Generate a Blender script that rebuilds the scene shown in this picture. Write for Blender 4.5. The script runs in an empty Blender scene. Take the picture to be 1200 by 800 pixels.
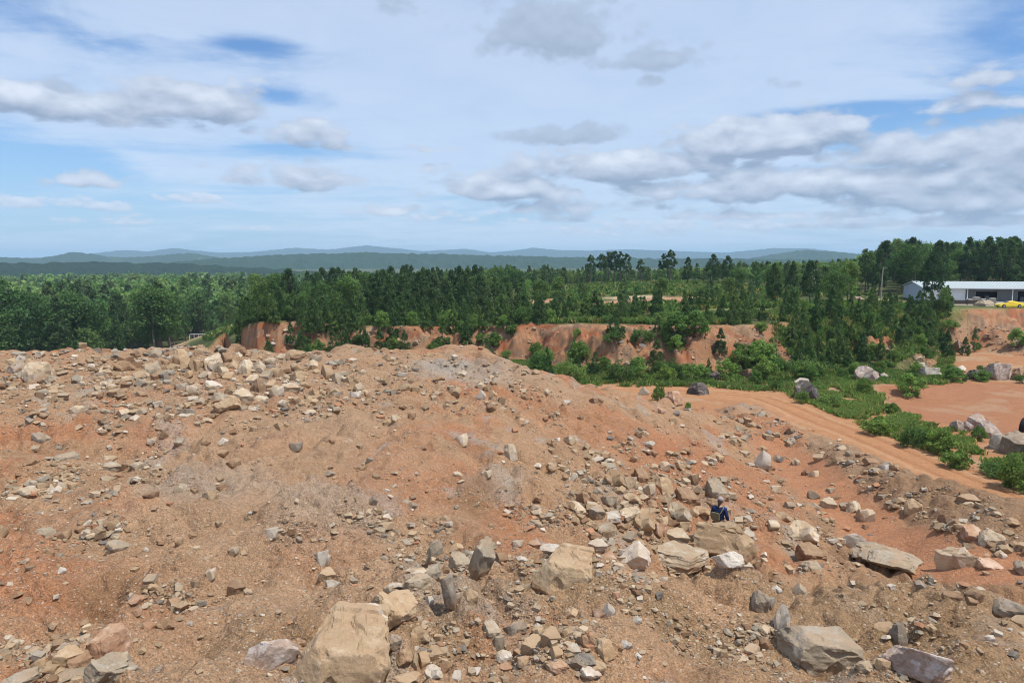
import bpy, bmesh, math, random
import numpy as np
from mathutils import Vector, Matrix

random.seed(7)
RNG = np.random.default_rng(11)
SC = bpy.context.scene
COL = SC.collection

# ------------------------------------------------------------------ camera
F = 850.0                      # focal length in pixels of the 1200 px frame
PITCH = math.radians(6.5)
CZ = 15.0                      # camera height over the quarry floor (z = 0)
SP, CP = math.sin(PITCH), math.cos(PITCH)

def pix_ray(px, py):
    u = (np.asarray(px, float) - 600.0) / F
    v = (400.0 - np.asarray(py, float)) / F
    dx = u; dy = CP + v * SP; dz = -SP + v * CP
    h = np.hypot(dx, dy)
    return np.arctan2(dx, dy), dz / h          # azimuth, slope

def slope_of(py):              # slope of a centre-column pixel row
    v = (400.0 - py) / F
    return (-SP + v * CP) / (CP + v * SP)

# ------------------------------------------------------------------ noise
def _h(ix, iy, seed):
    n = (ix.astype(np.int64) * 374761393 + iy.astype(np.int64) * 668265263 + seed * 974711) & 0xFFFFFFFF
    n = ((n ^ (n >> 13)) * 1274126177) & 0xFFFFFFFF
    return (n ^ (n >> 16)) & 0xFFFF

_ang = np.arange(65536) / 65536.0 * 2 * np.pi
_GX, _GY = np.cos(_ang), np.sin(_ang)

def gnoise(x, y, seed=0):
    x0 = np.floor(x); y0 = np.floor(y)
    fx = x - x0; fy = y - y0
    ux = fx * fx * fx * (fx * (fx * 6 - 15) + 10); uy = fy * fy * fy * (fy * (fy * 6 - 15) + 10)
    ix = x0.astype(np.int64); iy = y0.astype(np.int64)
    def g(a, b):
        h = _h(ix + a, iy + b, seed)
        return _GX[h] * (fx - a) + _GY[h] * (fy - b)
    a = g(0, 0); b = g(1, 0); c = g(0, 1); d = g(1, 1)
    return (a + (b - a) * ux + (c - a) * uy + (a - b - c + d) * ux * uy) * 1.5

def fbm(x, y, lam, octs, seed=0, gain=0.55):
    s = 0; a = 1.0
    for k in range(octs):
        s = s + a * gnoise(x / lam + 17.3 * k, y / lam - 9.1 * k, seed + k)
        a *= gain; lam *= 0.5
    return s

def n3(p, seed):
    """cheap 3-D fractal lump noise for rocks from three planar noises"""
    return (gnoise(p[:, 0] + 3.1, p[:, 1] + 1.7, seed) + gnoise(p[:, 1] + 8.2, p[:, 2] - 4.4, seed + 1)
            + gnoise(p[:, 2] - 2.9, p[:, 0] + 6.6, seed + 2)) * 0.6

def sstep(a, b, x):
    t = np.clip((x - a) / (b - a), 0, 1)
    return t * t * (3 - 2 * t)

# ------------------------------------------------------------------ terrain control points
class Surf:
    """thin-plate surface through control points in (azimuth, log distance)"""
    def __init__(self, pts, smooth=1e-4):
        P = np.array(pts, float)
        self.c = P[:, :2] * [1.6, 1.0]
        n = len(P)
        K = self._k(self.c, self.c) + smooth * np.eye(n)
        Q = np.hstack([np.ones((n, 1)), self.c])
        A = np.zeros((n + 3, n + 3)); A[:n, :n] = K; A[:n, n:] = Q; A[n:, :n] = Q.T
        self.w = np.linalg.solve(A, np.concatenate([P[:, 2], [0, 0, 0]]))
    def _k(self, a, b):
        d2 = ((a[:, None, :] - b[None, :, :]) ** 2).sum(2)
        return 0.5 * d2 * np.log(np.maximum(d2, 1e-12))
    def __call__(self, th, lr):
        sh = th.shape; c = np.stack([th.ravel() * 1.6, lr.ravel()], 1)
        out = np.empty(len(c)); n = len(self.c)
        for i in range(0, len(c), 60000):
            b = c[i:i + 60000]
            out[i:i + 60000] = self._k(b, self.c) @ self.w[:n] + self.w[n] + b @ self.w[n + 1:]
        return out.reshape(sh)

def cp_vis(px, py, z):         # seen point: pixel and height relative to the camera
    th, s = pix_ray(px, py)
    return (float(th), math.log(z / float(s)), z)

def cp_hid(px, d, z):          # hidden point: column and depth
    th = math.atan2((px - 600.0) / F, 1.0)
    return (th, math.log(d / math.cos(th)), z)

MP = []
rows = [(800, -5.1), (740, -5.4), (680, -5.6), (620, -5.8), (560, -5.9), (510, -6.0), (470, -6.0), (440, -6.0), (412, -5.9)]
for px in (-350, -150, 0, 150, 300, 420):
    for py, z in rows:
        MP.append(cp_vis(px, py + (3 if px < 100 and py < 420 else 0), z - (0.0 if px < 400 else 0.05)))
for v in [(500, 411, -5.95), (500, 440, -6.1), (500, 480, -6.2), (500, 520, -6.25), (500, 560, -6.3), (500, 600, -6.2), (500, 640, -6.0), (500, 690, -5.6), (500, 740, -5.3), (500, 800, -5.0),
          (560, 415, -6.0), (600, 424, -6.15), (600, 450, -6.5), (600, 500, -6.7), (600, 550, -6.9), (600, 600, -7.0), (600, 640, -6.5), (600, 660, -5.8), (600, 700, -5.4), (600, 750, -5.1), (600, 800, -4.9),
          (650, 440, -6.8), (650, 480, -7.0), (650, 530, -7.2), (650, 580, -7.4), (650, 620, -7.4), (650, 652, -5.5), (650, 700, -5.3), (650, 750, -5.05),
          (700, 453, -7.6), (750, 468, -8.6), (750, 490, -8.3), (750, 520, -8.0), (750, 560, -8.0), (750, 600, -8.2), (750, 630, -8.3), (750, 664, -5.4), (750, 700, -5.2), (750, 750, -5.0), (750, 800, -4.9),
          (800, 492, -10.0), (850, 512, -11.0), (850, 540, -10.2), (850, 580, -9.6), (850, 678, -5.5), (850, 720, -5.3), (850, 800, -4.9),
          (950, 692, -5.6), (950, 730, -5.35), (950, 800, -5.0), (950, 668, -10.0), (950, 630, -10.3), (950, 600, -10.7), (950, 570, -11.3), (940, 545, -11.7), (920, 520, -12.2),
          (1050, 640, -10.9), (1000, 600, -11.2), (1050, 674, -5.9), (1050, 720, -5.6), (1050, 800, -5.1),
          (1200, 722, -6.0), (1200, 760, -5.7), (1200, 800, -5.4), (1150, 660, -10.0), (1150, 620, -9.8), (1200, 590, -9.7), (1100, 567, -10.1), (1050, 543, -10.6), (1000, 521, -11.2), (950, 507, -12.0), (900, 487, -12.8), (860, 475, -13.8),
          (1350, 730, -6.2), (1350, 800, -5.6), (1350, 640, -9.7), (1350, 600, -9.8), (1600, 740, -6.3), (1600, 800, -5.8)]:
    MP.append(cp_vis(*v))
for v in [(650, 15.5, -7.2), (750, 15, -7.6), (750, 18, -8.4), (850, 15, -8.2), (850, 19, -9.5), (850, 21.7, -9.4), (850, 23.5, -9.6), (820, 24, -9.4), (950, 15.5, -8.5), (950, 19.5, -10.0),
          (1050, 17, -9.2), (1050, 22, -10.8), (1200, 16, -8.6), (1200, 20, -10.0), (1350, 16, -8.6), (1350, 22, -10.0), (1600, 18, -8.6), (1600, 28, -9.8), (1600, 42, -16),
          (1100, 38, -13.5), (1100, 43, -16), (1200, 34, -13), (1200, 39, -16), (1000, 52, -14.8), (1350, 36, -15), (950, 62, -15.5), (880, 78, -16.5)]:
    MP.append(cp_hid(*v))
for px in (-350, -150, 0, 150, 300, 450, 560):
    MP += [cp_hid(px, 52, -7.2), cp_hid(px, 62, -12.5), cp_hid(px, 78, -20)]
for px in (650, 720, 800):
    MP += [cp_hid(px, 52, -10.5), cp_hid(px, 62, -15), cp_hid(px, 80, -20)]
for px in (-350, 100, 600, 1100, 1600):
    MP += [cp_hid(px, 4.0, -4.7), cp_hid(px, 1.5, -4.6)]
for px in (900, 1100, 1350, 1600):
    MP += [cp_hid(px, 100, -24)]
MOUND = Surf(MP, 2e-4)

PP = [cp_hid(*v) for v in [
    (300, 124, -11.0), (400, 122, -11.2), (500, 121, -11.2), (600, 119, -10.8), (700, 112, -9.6), (800, 108, -9.6), (300, 175, -15), (400, 165, -14.5), (500, 160, -13.5), (600, 160, -12), (900, 112, -9.4), (1000, 128, -9.0), (1100, 132, -9.0), (1200, 130, -8.9), (1400, 115, -9), (1700, 110, -9),
    (1050, 165, -9.2), (1200, 165, -9.2), (1400, 165, -9),
    (500, 250, -15), (400, 250, -19), (300, 260, -25), (255, 250, -25), (200, 250, -32), (0, 250, -34), (-200, 250, -34), (-500, 250, -34), (-500, 120, -26), (-200, 130, -26), (0, 140, -27), (200, 150, -24),
    (0, 500, -37), (300, 450, -33), (500, 500, -25), (600, 250, -12.5), (600, 400, -17), (700, 250, -9.4), (700, 500, -17), (800, 200, -8.8), (800, 400, -12), (900, 300, -9.5), (1000, 250, -8.2), (1060, 195, -8.8), (1200, 220, -8), (1200, 500, -9), (1500, 400, -9),
    (-300, 1000, -38), (0, 1000, -38), (300, 1000, -36), (600, 1000, -32), (900, 1000, -24), (1200, 1000, -20), (1600, 1000, -20),
    (-300, 2500, -40), (300, 2500, -38), (900, 2500, -34), (1600, 2500, -34), (-300, 9000, -60), (600, 9000, -60), (1600, 9000, -60), (600, 22000, -80)]]
PLAT = Surf(PP, 1e-4)

CL = [(-900, 90, 30), (-400, 110, 30), (100, 140, 30), (240, 165, 26), (262, 180, 16), (282, 124, 6), (300, 118, 5), (400, 117, 5.5), (500, 116, 5.5), (600, 113, 6.5), (700, 107, 8.5), (800, 102, 9), (880, 104, 10), (930, 108, 14),
      (1000, 114, 22), (1080, 122, 26), (1140, 132, 22), (1200, 130, 22), (1400, 112, 20), (1900, 100, 20)]
CLt = np.array([math.atan2(p - 600, F) for p, d, w in CL])
CLr = np.array([d / math.cos(math.atan2(p - 600, F)) for p, d, w in CL])
CLw = np.array([w for p, d, w in CL], float)

# ------------------------------------------------------------------ polar height grid (finer close to the camera)
THM = math.radians(62)
NT = 1500
th = np.linspace(-THM, THM, NT)
lr_list = [math.log(1.6)]
while lr_list[-1] < math.log(21000):
    r = math.exp(lr_list[-1])
    lr_list.append(lr_list[-1] + (0.012 if r < 6 else 0.0042 if r < 60 else 0.0058 if r < 96 else 0.0026 if r < 136 else 0.009 if r < 400 else 0.018))
lr = np.array(lr_list); NR = len(lr)
RR = np.exp(lr)

def coarse(surf, lo, hi):
    """evaluate the smooth surface on a coarse grid, interpolate to the fine one"""
    ct = np.linspace(-THM, THM, 220); cl = np.linspace(lr[lo], lr[hi - 1], max(8, int((lr[hi - 1] - lr[lo]) / 0.02)))
    T, L = np.meshgrid(ct, cl)
    Z = surf(T, L)
    fi = (th + THM) / (2 * THM) * 219; i0 = np.clip(np.floor(fi).astype(int), 0, 218); ti = fi - i0
    fj = (lr[lo:hi] - cl[0]) / (cl[-1] - cl[0]) * (len(cl) - 1); j0 = np.clip(np.floor(fj).astype(int), 0, len(cl) - 2); tj = (fj - j0)[:, None]
    A = Z[:, i0] * (1 - ti) + Z[:, i0 + 1] * ti
    return A[j0] * (1 - tj) + A[j0 + 1] * tj

T2 = np.broadcast_to(th[None, :], (NR, NT)); R2 = np.broadcast_to(RR[:, None], (NR, NT))
X = R2 * np.sin(T2); Y = R2 * np.cos(T2)
jm = int(np.searchsorted(RR, 130.0))
jf = int(np.searchsorted(RR, 40.0))
mound = np.full((NR, NT), -1000.0)
mound[:jm] = coarse(MOUND, 0, jm)
plat = np.full((NR, NT), -15.0)
plat[jf:] = coarse(PLAT, jf, NR)

# quarry floor
floor = -15.0 + 0.25 * fbm(X, Y, 22.0, 2, 5)
floor = floor - 19 * (1 - sstep(math.atan2(262 - 600, F), math.atan2(318 - 600, F), T2)) * sstep(62, 115, R2)
# cliff step
s = R2 - np.interp(T2, CLt, CLr) + 4.5 * fbm(X, Y, 21.0, 4, 21) + 1.1 * np.abs(gnoise(T2 * R2 / 5.2, R2 / 16.0, 31)) + .7 * np.abs(gnoise(T2 * R2 / 1.9, R2 / 5.0, 32))
w = .95 * np.interp(T2, CLt, CLw) * (1 + .45 * fbm(T2 * R2, R2 * .2, 14.0, 3, 25))
tt = np.clip(s / w + 1, 0, 1)
tt = np.clip(tt + .03 * np.sin(tt * 17 + 4 * fbm(X, Y, 11.0, 2, 27)) * (tt > 0) * (tt < 1), 0, 1); t = tt * tt * (3 - 2 * tt)
cliffy = np.clip(tt * (1 - tt) * 4, 0, 1)
base = floor + (plat - floor) * (0.5 * t + 0.5 * tt)
base = base + cliffy * (.75 * fbm(X, Y, 4.0, 5, 41, .62) + .75 * np.abs(gnoise(X / 2.6, Y / 2.6, 47)) + .45 * np.abs(gnoise(X / 1.1, Y / 1.1, 48)) + .22 * gnoise(X / .55, Y / .55, 46) - .5 * np.abs(gnoise(T2 * R2 / 2.6, R2 / 14, 49)))
# rolling plateau relief
base = base + np.where(s > 0, 1, 0) * np.clip(s / 20, 0, 1) * 0.5 * fbm(X, Y, 30.0, 3, 51)

def polydist(pts):
    dmin = np.full((NR, NT), 1e9); sd = np.zeros((NR, NT))
    for (x0, y0), (x1, y1) in zip(pts[:-1], pts[1:]):
        vx, vy = x1 - x0, y1 - y0; L = vx * vx + vy * vy
        q = np.clip(((X - x0) * vx + (Y - y0) * vy) / L, 0, 1)
        ex = X - x0 - q * vx; ey = Y - y0 - q * vy
        dd = np.hypot(ex, ey); cr = (vx * ey - vy * ex) / math.sqrt(L)
        sd = np.where(dd < dmin, cr, sd); dmin = np.minimum(dmin, dd)
    return dmin, sd
# the orange vehicle track between the mound and the berm
TRK = []
for px_, py_, z_ in [(905, 522, -12.2), (935, 548, -11.7), (965, 573, -11.3), (1000, 600, -11.2), (1030, 625, -11.0), (1060, 646, -10.9), (1100, 668, -10.9), (1160, 690, -10.9)]:
    a_, sl_ = pix_ray(px_, py_); r_ = z_ / float(sl_); TRK.append((r_ * math.sin(float(a_)), r_ * math.cos(float(a_))))
tk_d, tk_s = polydist(TRK)
trk = (1 - sstep(1.0, 1.9, tk_d + .35 * gnoise(X / 1.4, Y / 1.4, 88))) * (R2 < 55)
# ------------------------------------------------------------------ queries
def height(x, y):
    x = np.asarray(x, float); y = np.asarray(y, float)
    a = np.arctan2(x, y); l = np.log(np.maximum(np.hypot(x, y), 1.65))
    fi = np.clip((a + THM) / (2 * THM) * (NT - 1), 0, NT - 1.001); i = fi.astype(int); fi = fi - i
    j = np.clip(np.searchsorted(lr, l) - 1, 0, NR - 2); fj = np.clip((l - lr[j]) / (lr[j + 1] - lr[j]), 0, 1)
    return (Z[j, i] * (1 - fi) + Z[j, i + 1] * fi) * (1 - fj) + (Z[j + 1, i] * (1 - fi) + Z[j + 1, i + 1] * fi) * fj

def hit(px, py, rmin=5.0):
    """where the sight line of a photo pixel meets the ground: x, y, z"""
    a, sl = pix_ray(px, py); a = float(a); sl = float(sl)
    i = int(np.clip((a + THM) / (2 * THM) * (NT - 1), 0, NT - 1))
    zz = Z[:, i] - CZ
    below = (zz >= sl * RR) & (RR > rmin)
    j = int(np.argmax(below)) if below.any() else NR - 1
    r = RR[j]
    if j > 0:
        g0 = sl * RR[j - 1] - zz[j - 1]; g1 = zz[j] - sl * RR[j]
        r = RR[j - 1] + (RR[j] - RR[j - 1]) * (g0 / max(g0 + g1, 1e-9)) if g0 > 0 else r
    x, y = r * math.sin(a), r * math.cos(a)
    return x, y, float(height(x, y))

def at(px, d):
    x = (px - 600.0) / F * d
    return x, d, float(height(x, d))

def project(x, y, z):
    z = z - CZ
    f = y * CP - z * SP; u = y * SP + z * CP
    return 600 + F * x / f, 400 - F * u / f

# broad humps, hollows and rain gullies of the spoil
Z = np.maximum(mound, -60.0) + CZ
for px_, py_, rx_, ry_, dz_ in [(555, 582, 1.5, 1.7, -.55), (605, 565, 1.3, 1.6, .35), (130, 708, 1.0, .9, -.34), (60, 690, 1.2, 1.0, .22), (150, 515, 3.0, 1.6, -.5), (228, 512, 2.6, 1.6, -.45), (60, 492, 3.0, 2.0, .35), (440, 562, 2.6, 1.6, -.4), (350, 590, 3.0, 1.8, .3), (500, 500, 3.5, 2.5, .35), (640, 478, 4.5, 3.0, .4),
                                (300, 735, 1.1, .9, .38), (235, 760, .8, .7, -.25), (1040, 712, .9, .6, -.32), (1110, 706, 1.0, .7, .25), (860, 745, 1.2, .8, -.25), (780, 700, 1.4, .8, .24), (960, 700, 1.3, .7, .25), (620, 700, 1.4, .8, .22), (560, 752, .9, .7, -.25), (700, 745, 1.3, .8, .15), (1150, 770, 1.2, .8, .25), (1010, 770, .8, .6, -.2), (330, 650, 1.6, 1.2, -.25), (180, 620, 1.8, 1.3, .3), (270, 470, 4, 2.4, .35), (720, 520, 2.0, 1.6, -.3), (850, 545, 2.4, 1.8, .25)]:
    hx_, hy_, _ = hit(px_, py_); mound = mound + dz_ * np.exp(-((X - hx_) / rx_) ** 2 - ((Y - hy_) / ry_) ** 2)
flank = sstep(math.atan2(20, F), math.atan2(120, F), T2) * sstep(15, 21, R2) * (R2 < 60)
mound = mound - .16 * flank * (1 - np.abs(gnoise(X / 7 + .4 * gnoise(X / 3, Y / 3, 64), Y / 1.7, 65)) * 2)
# dirt mound relief: big lumps, then clods, finer as the grid allows
cell = np.maximum(R2 * (2 * THM / NT), np.gradient(RR)[:, None])
def octave(lam, amp, seed, fn=None):
    g = np.zeros((NR, NT))
    ok = np.where(RR < 160)[0][-1] + 1
    c = cell[:ok]
    fade = np.clip((lam / c - 2.0) / 2.0, 0, 1)
    n = gnoise(X[:ok] / lam, Y[:ok] / lam, seed)
    if fn: n = fn(n)
    g[:ok] = n * amp * fade
    return g
bil = lambda n: np.abs(n) * 2 - 0.5
rough = 0.72 + 0.95 * sstep(-0.35, 0.5, fbm(X, Y, 5.0, 3, 61))
bumps = octave(9, .26, 71) + octave(4.3, .28, 72) + octave(2.3, .22, 73, bil)
clods = octave(1.1, .15, 74, bil) + octave(.55, .078, 75, bil) + octave(.27, .046, 76, bil) + octave(.13, .029, 77, bil) + octave(.07, .017, 78)
mound = mound + (bumps + clods * rough) * (1 - .85 * trk) - .12 * trk

k = 0.8                                           # smooth union of the mound and the quarry
d = np.clip(0.5 + 0.5 * (mound - base) / k, 0, 1)
ZR = base + (mound - base) * d + k * d * (1 - d) * 0.5
m_w = d.copy()                                    # how much a point belongs to the mound
Z = ZR + CZ

# ------------------------------------------------------------------ ground colours (what each soil is, plus hollow shade painted in two patches)
def lerp(a, b, t): return a + (b - a) * t[..., None]
def C(*v): return np.array(v)
tan = C(.378, .234, .136); redd = C(.372, .168, .086); buff = C(.365, .240, .148); grey = C(.335, .295, .248)
n1 = fbm(X, Y, 7.0, 4, 101); n2 = fbm(X, Y, 2.2, 4, 111); n4 = fbm(X, Y, 14.0, 3, 121)
colr = np.broadcast_to(tan, (NR, NT, 3)).copy()
colr = lerp(colr, redd, sstep(0.0, 0.55, n1 + 0.35 * n2) * 0.8)
colr = lerp(colr, buff, sstep(0.05, 0.6, -n1 * 0.8 + n4 * 0.6) * 0.75)
colr = lerp(colr, C(.235, .125, .066), sstep(.15, .6, fbm(X, Y, 3.4, 4, 131)) * .38)
colr = lerp(colr, grey, sstep(0.42, 0.75, n2 + 0.4 * n4) * 0.6)

def ell(px, py, wp, hp, ang=0.0, soft=0.5, wob=0.35):
    """soft-edged patch on the ground round the place seen at a pixel"""
    x, y, z = hit(px, py); dd = math.hypot(x, y)
    rx = wp * dd / F
    y0 = hit(px, py + hp)[1]; y1 = hit(px, py - hp)[1]
    ry = max(abs(y1 - y0) / 2, 0.4)
    a = math.atan2(x, y) + ang
    lx = (X - x) * math.cos(a) - (Y - y) * math.sin(a); ly = (X - x) * math.sin(a) + (Y - y) * math.cos(a)
    q = np.sqrt((lx / rx) ** 2 + (ly / ry) ** 2) + wob * n2
    return 1 - sstep(1 - soft, 1 + soft * 0.4, q)

PATCH = [  # pixel, half width, half height, soil or hollow-shade colour, strength
    (250, 570, 75, 32, grey, .95), (365, 575, 55, 28, grey, .9), (430, 605, 30, 22, grey, .8), (545, 440, 70, 22, grey, .55), (585, 560, 35, 20, grey, .5), (520, 432, 30, 8, grey, .8),
    (90, 505, 140, 20, redd, .75), (150, 470, 60, 8, redd, .7), (440, 565, 80, 25, redd, .85), (300, 520, 70, 16, redd, .6), (60, 700, 90, 40, redd, .6), (180, 720, 80, 30, redd, .5), (380, 650, 70, 30, redd, .7),
    (720, 500, 110, 26, redd, .55), (850, 560, 110, 40, redd, .75), (30, 780, 40, 20, redd, .7), (560, 745, 35, 18, redd, .7), (90, 430, 190, 16, buff, .8), (330, 435, 140, 22, buff, .7), (640, 455, 60, 18, buff, .7),
    (600, 640, 40, 14, redd, .5), (780, 720, 120, 25, C(.30, .197, .112), .85), (1050, 705, 160, 26, C(.30, .197, .113), .85), (1120, 765, 130, 40, C(.285, .185, .105), .8), (1120, 590, 100, 34, C(.27, .168, .098), .92), (1010, 545, 60, 22, C(.27, .168, .098), .85), (980, 530, 60, 20, C(.30, .195, .12), .8), (620, 690, 120, 26, C(.30, .197, .113), .8), (500, 730, 90, 30, C(.28, .18, .10), .7), (300, 745, 90, 24, C(.29, .185, .104), .7), (560, 575, 40, 24, C(.25, .145, .078), .8), (130, 705, 45, 18, C(.24, .14, .075), .7)]  # last two darken the hollows: their shade painted into the soil colour
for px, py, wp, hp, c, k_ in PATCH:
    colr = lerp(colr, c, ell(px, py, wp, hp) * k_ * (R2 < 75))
colr = lerp(colr, C(.40, .195, .105), trk)

# quarry floor, road, red pan, greens
def floor_pt(px, py):
    a, sl = pix_ray(px, py); r = -15.0 / float(sl)
    return r * math.sin(float(a)), r * math.cos(float(a))
ROAD = [floor_pt(*p) for p in [(560, 462), (700, 457), (790, 458), (850, 461), (890, 466), (925, 478), (968, 497), (1030, 521), (1085, 543), (1140, 566), (1220, 598), (1330, 640)]]
rd, rs = polydist(ROAD)
GREEN = C(.10, .125, .035); DRYG = C(.22, .20, .085)
flo = np.broadcast_to(C(.40, .20, .10), (NR, NT, 3)).copy()
flo = lerp(flo, C(.42, .27, .16), sstep(-.1, .5, n1))
flo = lerp(flo, GREEN, sstep(5.5, 10, Y - np.interp(X, [-60, 10, 25, 60, 90], [80, 84, 80, 86, 84])) * .9 * (1 - sstep(math.atan2(505, F), math.atan2(535, F), T2)))
def inpoly(pts, soft=1.0):
    """soft mask of a plan polygon"""
    P = np.array(pts); ins = np.zeros((NR, NT), bool)
    for (x0, y0), (x1, y1) in zip(P, np.roll(P, -1, 0)):
        c = ((y0 > Y) != (y1 > Y)) & (X < (x1 - x0) * (Y - y0) / (y1 - y0 + 1e-12) + x0)
        ins ^= c
    dd, _ = polydist(list(map(tuple, P)) + [tuple(P[0])])
    sd = np.where(ins, dd, -dd) + 1.1 * n2 + .9 * gnoise(X / 5, Y / 5, 92)
    return sstep(-soft, soft, sd)
PAN = [floor_pt(*p) for p in [(1010, 462), (1040, 453), (1100, 449), (1210, 448), (1330, 455), (1400, 520), (1260, 545), (1180, 520), (1120, 500), (1060, 492), (1020, 480)]]
GSTRIP = [floor_pt(*p) for p in [(930, 470), (950, 452), (1000, 447), (1020, 455), (1030, 480), (1080, 495), (1110, 505), (1140, 530), (1140, 549), (1080, 530), (1020, 508), (965, 487)]]
GSTRIP2 = [floor_pt(*p) for p in [(1150, 548), (1180, 530), (1230, 545), (1300, 590), (1220, 580)]]
pan_m = inpoly(PAN, 1.2); gs_m = np.maximum(inpoly(GSTRIP, 1.0), inpoly(GSTRIP2, 1.0))
flo = lerp(flo, C(.365, .170, .090), pan_m)
flo = lerp(flo, C(.40, .25, .15), pan_m * sstep(.15, .6, n1) * .7)
flo = lerp(flo, GREEN, gs_m * sstep(-.45, .2, n2 + .6 * gnoise(X / 4, Y / 4, 93)))
flo = lerp(flo, DRYG, gs_m * sstep(.2, .7, n2) * .7)
road_w = 2.4 + 1.3 * np.exp(-((X - ROAD[4][0]) ** 2 + (Y - ROAD[4][1]) ** 2) / 90.0)
road_m = 1 - sstep(road_w - .5, road_w + .6, rd + .35 * n2)
flo = lerp(flo, C(.44, .225, .112), road_m)
rut = np.exp(-((np.abs(rs) - .85) / .22) ** 2) * road_m
flo = lerp(flo, C(.36, .165, .078), rut * .8)
flo = lerp(flo, C(.50, .32, .19), np.exp(-((np.abs(rs + .2 * n1) - 1.55) / .2) ** 2) * road_m * .6)
# plateau
pl = np.broadcast_to(C(.055, .07, .025), (NR, NT, 3)).copy()
pl = lerp(pl, C(.12, .135, .045), sstep(-.1, .5, n1) * .8)
def zone(px, d_, rx, ry):
    x, y, z = at(px, d_)
    q = np.sqrt(((X - x) / rx) ** 2 + ((Y - y) / ry) ** 2) + .3 * n1
    return 1 - sstep(.7, 1.1, q)
for px, d_, rx, ry, c in [(735, 235, 32, 55, C(.085, .16, .035)), (760, 170, 17, 9, C(.42, .24, .14)), (810, 165, 9, 6, C(.43, .22, .13)), (742, 182, 9, 5, C(.45, .33, .22)), (640, 190, 6, 8, C(.42, .24, .15)), (632, 150, 4, 8, C(.42, .24, .16)), (680, 150, 6, 10, C(.40, .27, .17)),
                          (258, 245, 16, 30, C(.42, .26, .17)), (240, 222, 17, 36, C(.42, .28, .18)), (258, 225, 5, 9, C(.12, .20, .05)), (222, 205, 5, 9, C(.12, .19, .05)), (265, 285, 12, 12, C(.44, .22, .12)), (340, 180, 5, 12, C(.42, .24, .14)), (408, 172, 4, 12, C(.42, .24, .14)), (505, 330, 9, 14, C(.42, .26, .17)), (548, 360, 9, 10, C(.42, .25, .17)),
                          (1060, 152, 16, 9, C(.45, .36, .27)), (1010, 160, 12, 9, C(.30, .27, .13)), (1150, 148, 40, 8, C(.33, .30, .22)), (985, 130, 40, 10, C(.15, .18, .06))]:
    pl = lerp(pl, c, zone(px, d_, rx, ry))
# cliff faces
cf = np.broadcast_to(C(.365, .19, .10), (NR, NT, 3)).copy()
cf = lerp(cf, C(.37, .245, .15), sstep(-.05, .5, fbm(T2 * R2, ZR * 2.0 + Y * .6, 6, 5, 201)) * .85)
cf = lerp(cf, C(.34, .125, .06), sstep(.1, .6, fbm(T2 * R2, ZR * 2.2 + Y * .6, 3.5, 5, 211)))
cf = lerp(cf, C(.17, .115, .08), sstep(.1, .5, fbm(T2 * R2, ZR * 2.4 + Y * .8, 2.6, 5, 221)) * .7)
veg_r = sstep(math.atan2(300, F), math.atan2(420, F), T2) * (1 - sstep(math.atan2(520, F), math.atan2(545, F), T2))
cf = lerp(cf, GREEN, np.clip(veg_r * sstep(-.5, .0, n1), 0, 1) * .85)
far = lerp(flo, pl, sstep(-.25, .15, s / w))
far = lerp(far, cf, sstep(.02, .25, cliffy) * (1 - .0 * veg_r))
colr = lerp(far, colr, sstep(.3, .8, m_w))
# ruts sink, pan is smooth
Z -= 0.07 * rut * (1 - m_w)
Z += (0.05 * fbm(X, Y, 1.2, 3, 231) * (R2 < 130)) * (1 - m_w) * (1 - .6 * road_m)
# spoil hump at the edge of the pan
hx, hy = floor_pt(1040, 460)
Z += 0.9 * np.exp(-(((X - hx) / 5.5) ** 2 + ((Y - hy) / 2.6) ** 2))

# ------------------------------------------------------------------ mesh helpers
def mesh_np(name, verts, faces, k, smooth=True, col=None):
    me = bpy.data.meshes.new(name)
    nv, nf = len(verts), len(faces)
    me.vertices.add(nv); me.vertices.foreach_set('co', np.ascontiguousarray(verts, np.float32).ravel())
    me.loops.add(nf * k); me.loops.foreach_set('vertex_index', np.ascontiguousarray(faces, np.int32).ravel())
    me.polygons.add(nf); me.polygons.foreach_set('loop_start', np.arange(0, nf * k, k, dtype=np.int32))
    me.polygons.foreach_set('loop_total', np.full(nf, k, np.int32))
    me.polygons.foreach_set('use_smooth', np.full(nf, smooth, bool))
    me.update(calc_edges=True)
    if col is not None:
        a = me.attributes.new('Col', 'FLOAT_COLOR', 'POINT')
        c = np.ones((nv, 4), np.float32); c[:, :3] = col
        a.data.foreach_set('color', c.ravel())
    return me

def link(name, me, mat=None, parent=None, loc=None):
    o = bpy.data.objects.new(name, me); COL.objects.link(o)
    if mat: me.materials.append(mat) if not me.materials else None
    if parent: o.parent = parent
    if loc is not None: o.location = loc
    return o

def tag(o, label=None, cat=None, group=None, kind=None):
    if label: o['label'] = label
    if cat: o['category'] = cat
    if group: o['group'] = group
    if kind: o['kind'] = kind
    return o

def empty(name, loc, rz=0.0, scale=1.0):
    o = bpy.data.objects.new(name, None); COL.objects.link(o)
    o.empty_display_size = 0.2
    o.location = loc; o.rotation_euler = (0, 0, rz); o.scale = (scale,) * 3 if not hasattr(scale, '__len__') else scale
    return o

def grid_faces(nr, nt):
    i = np.arange(nr * nt).reshape(nr, nt)
    return np.stack([i[:-1, :-1], i[:-1, 1:], i[1:, 1:], i[1:, :-1]], -1).reshape(-1, 4)[:, ::-1]

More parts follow.
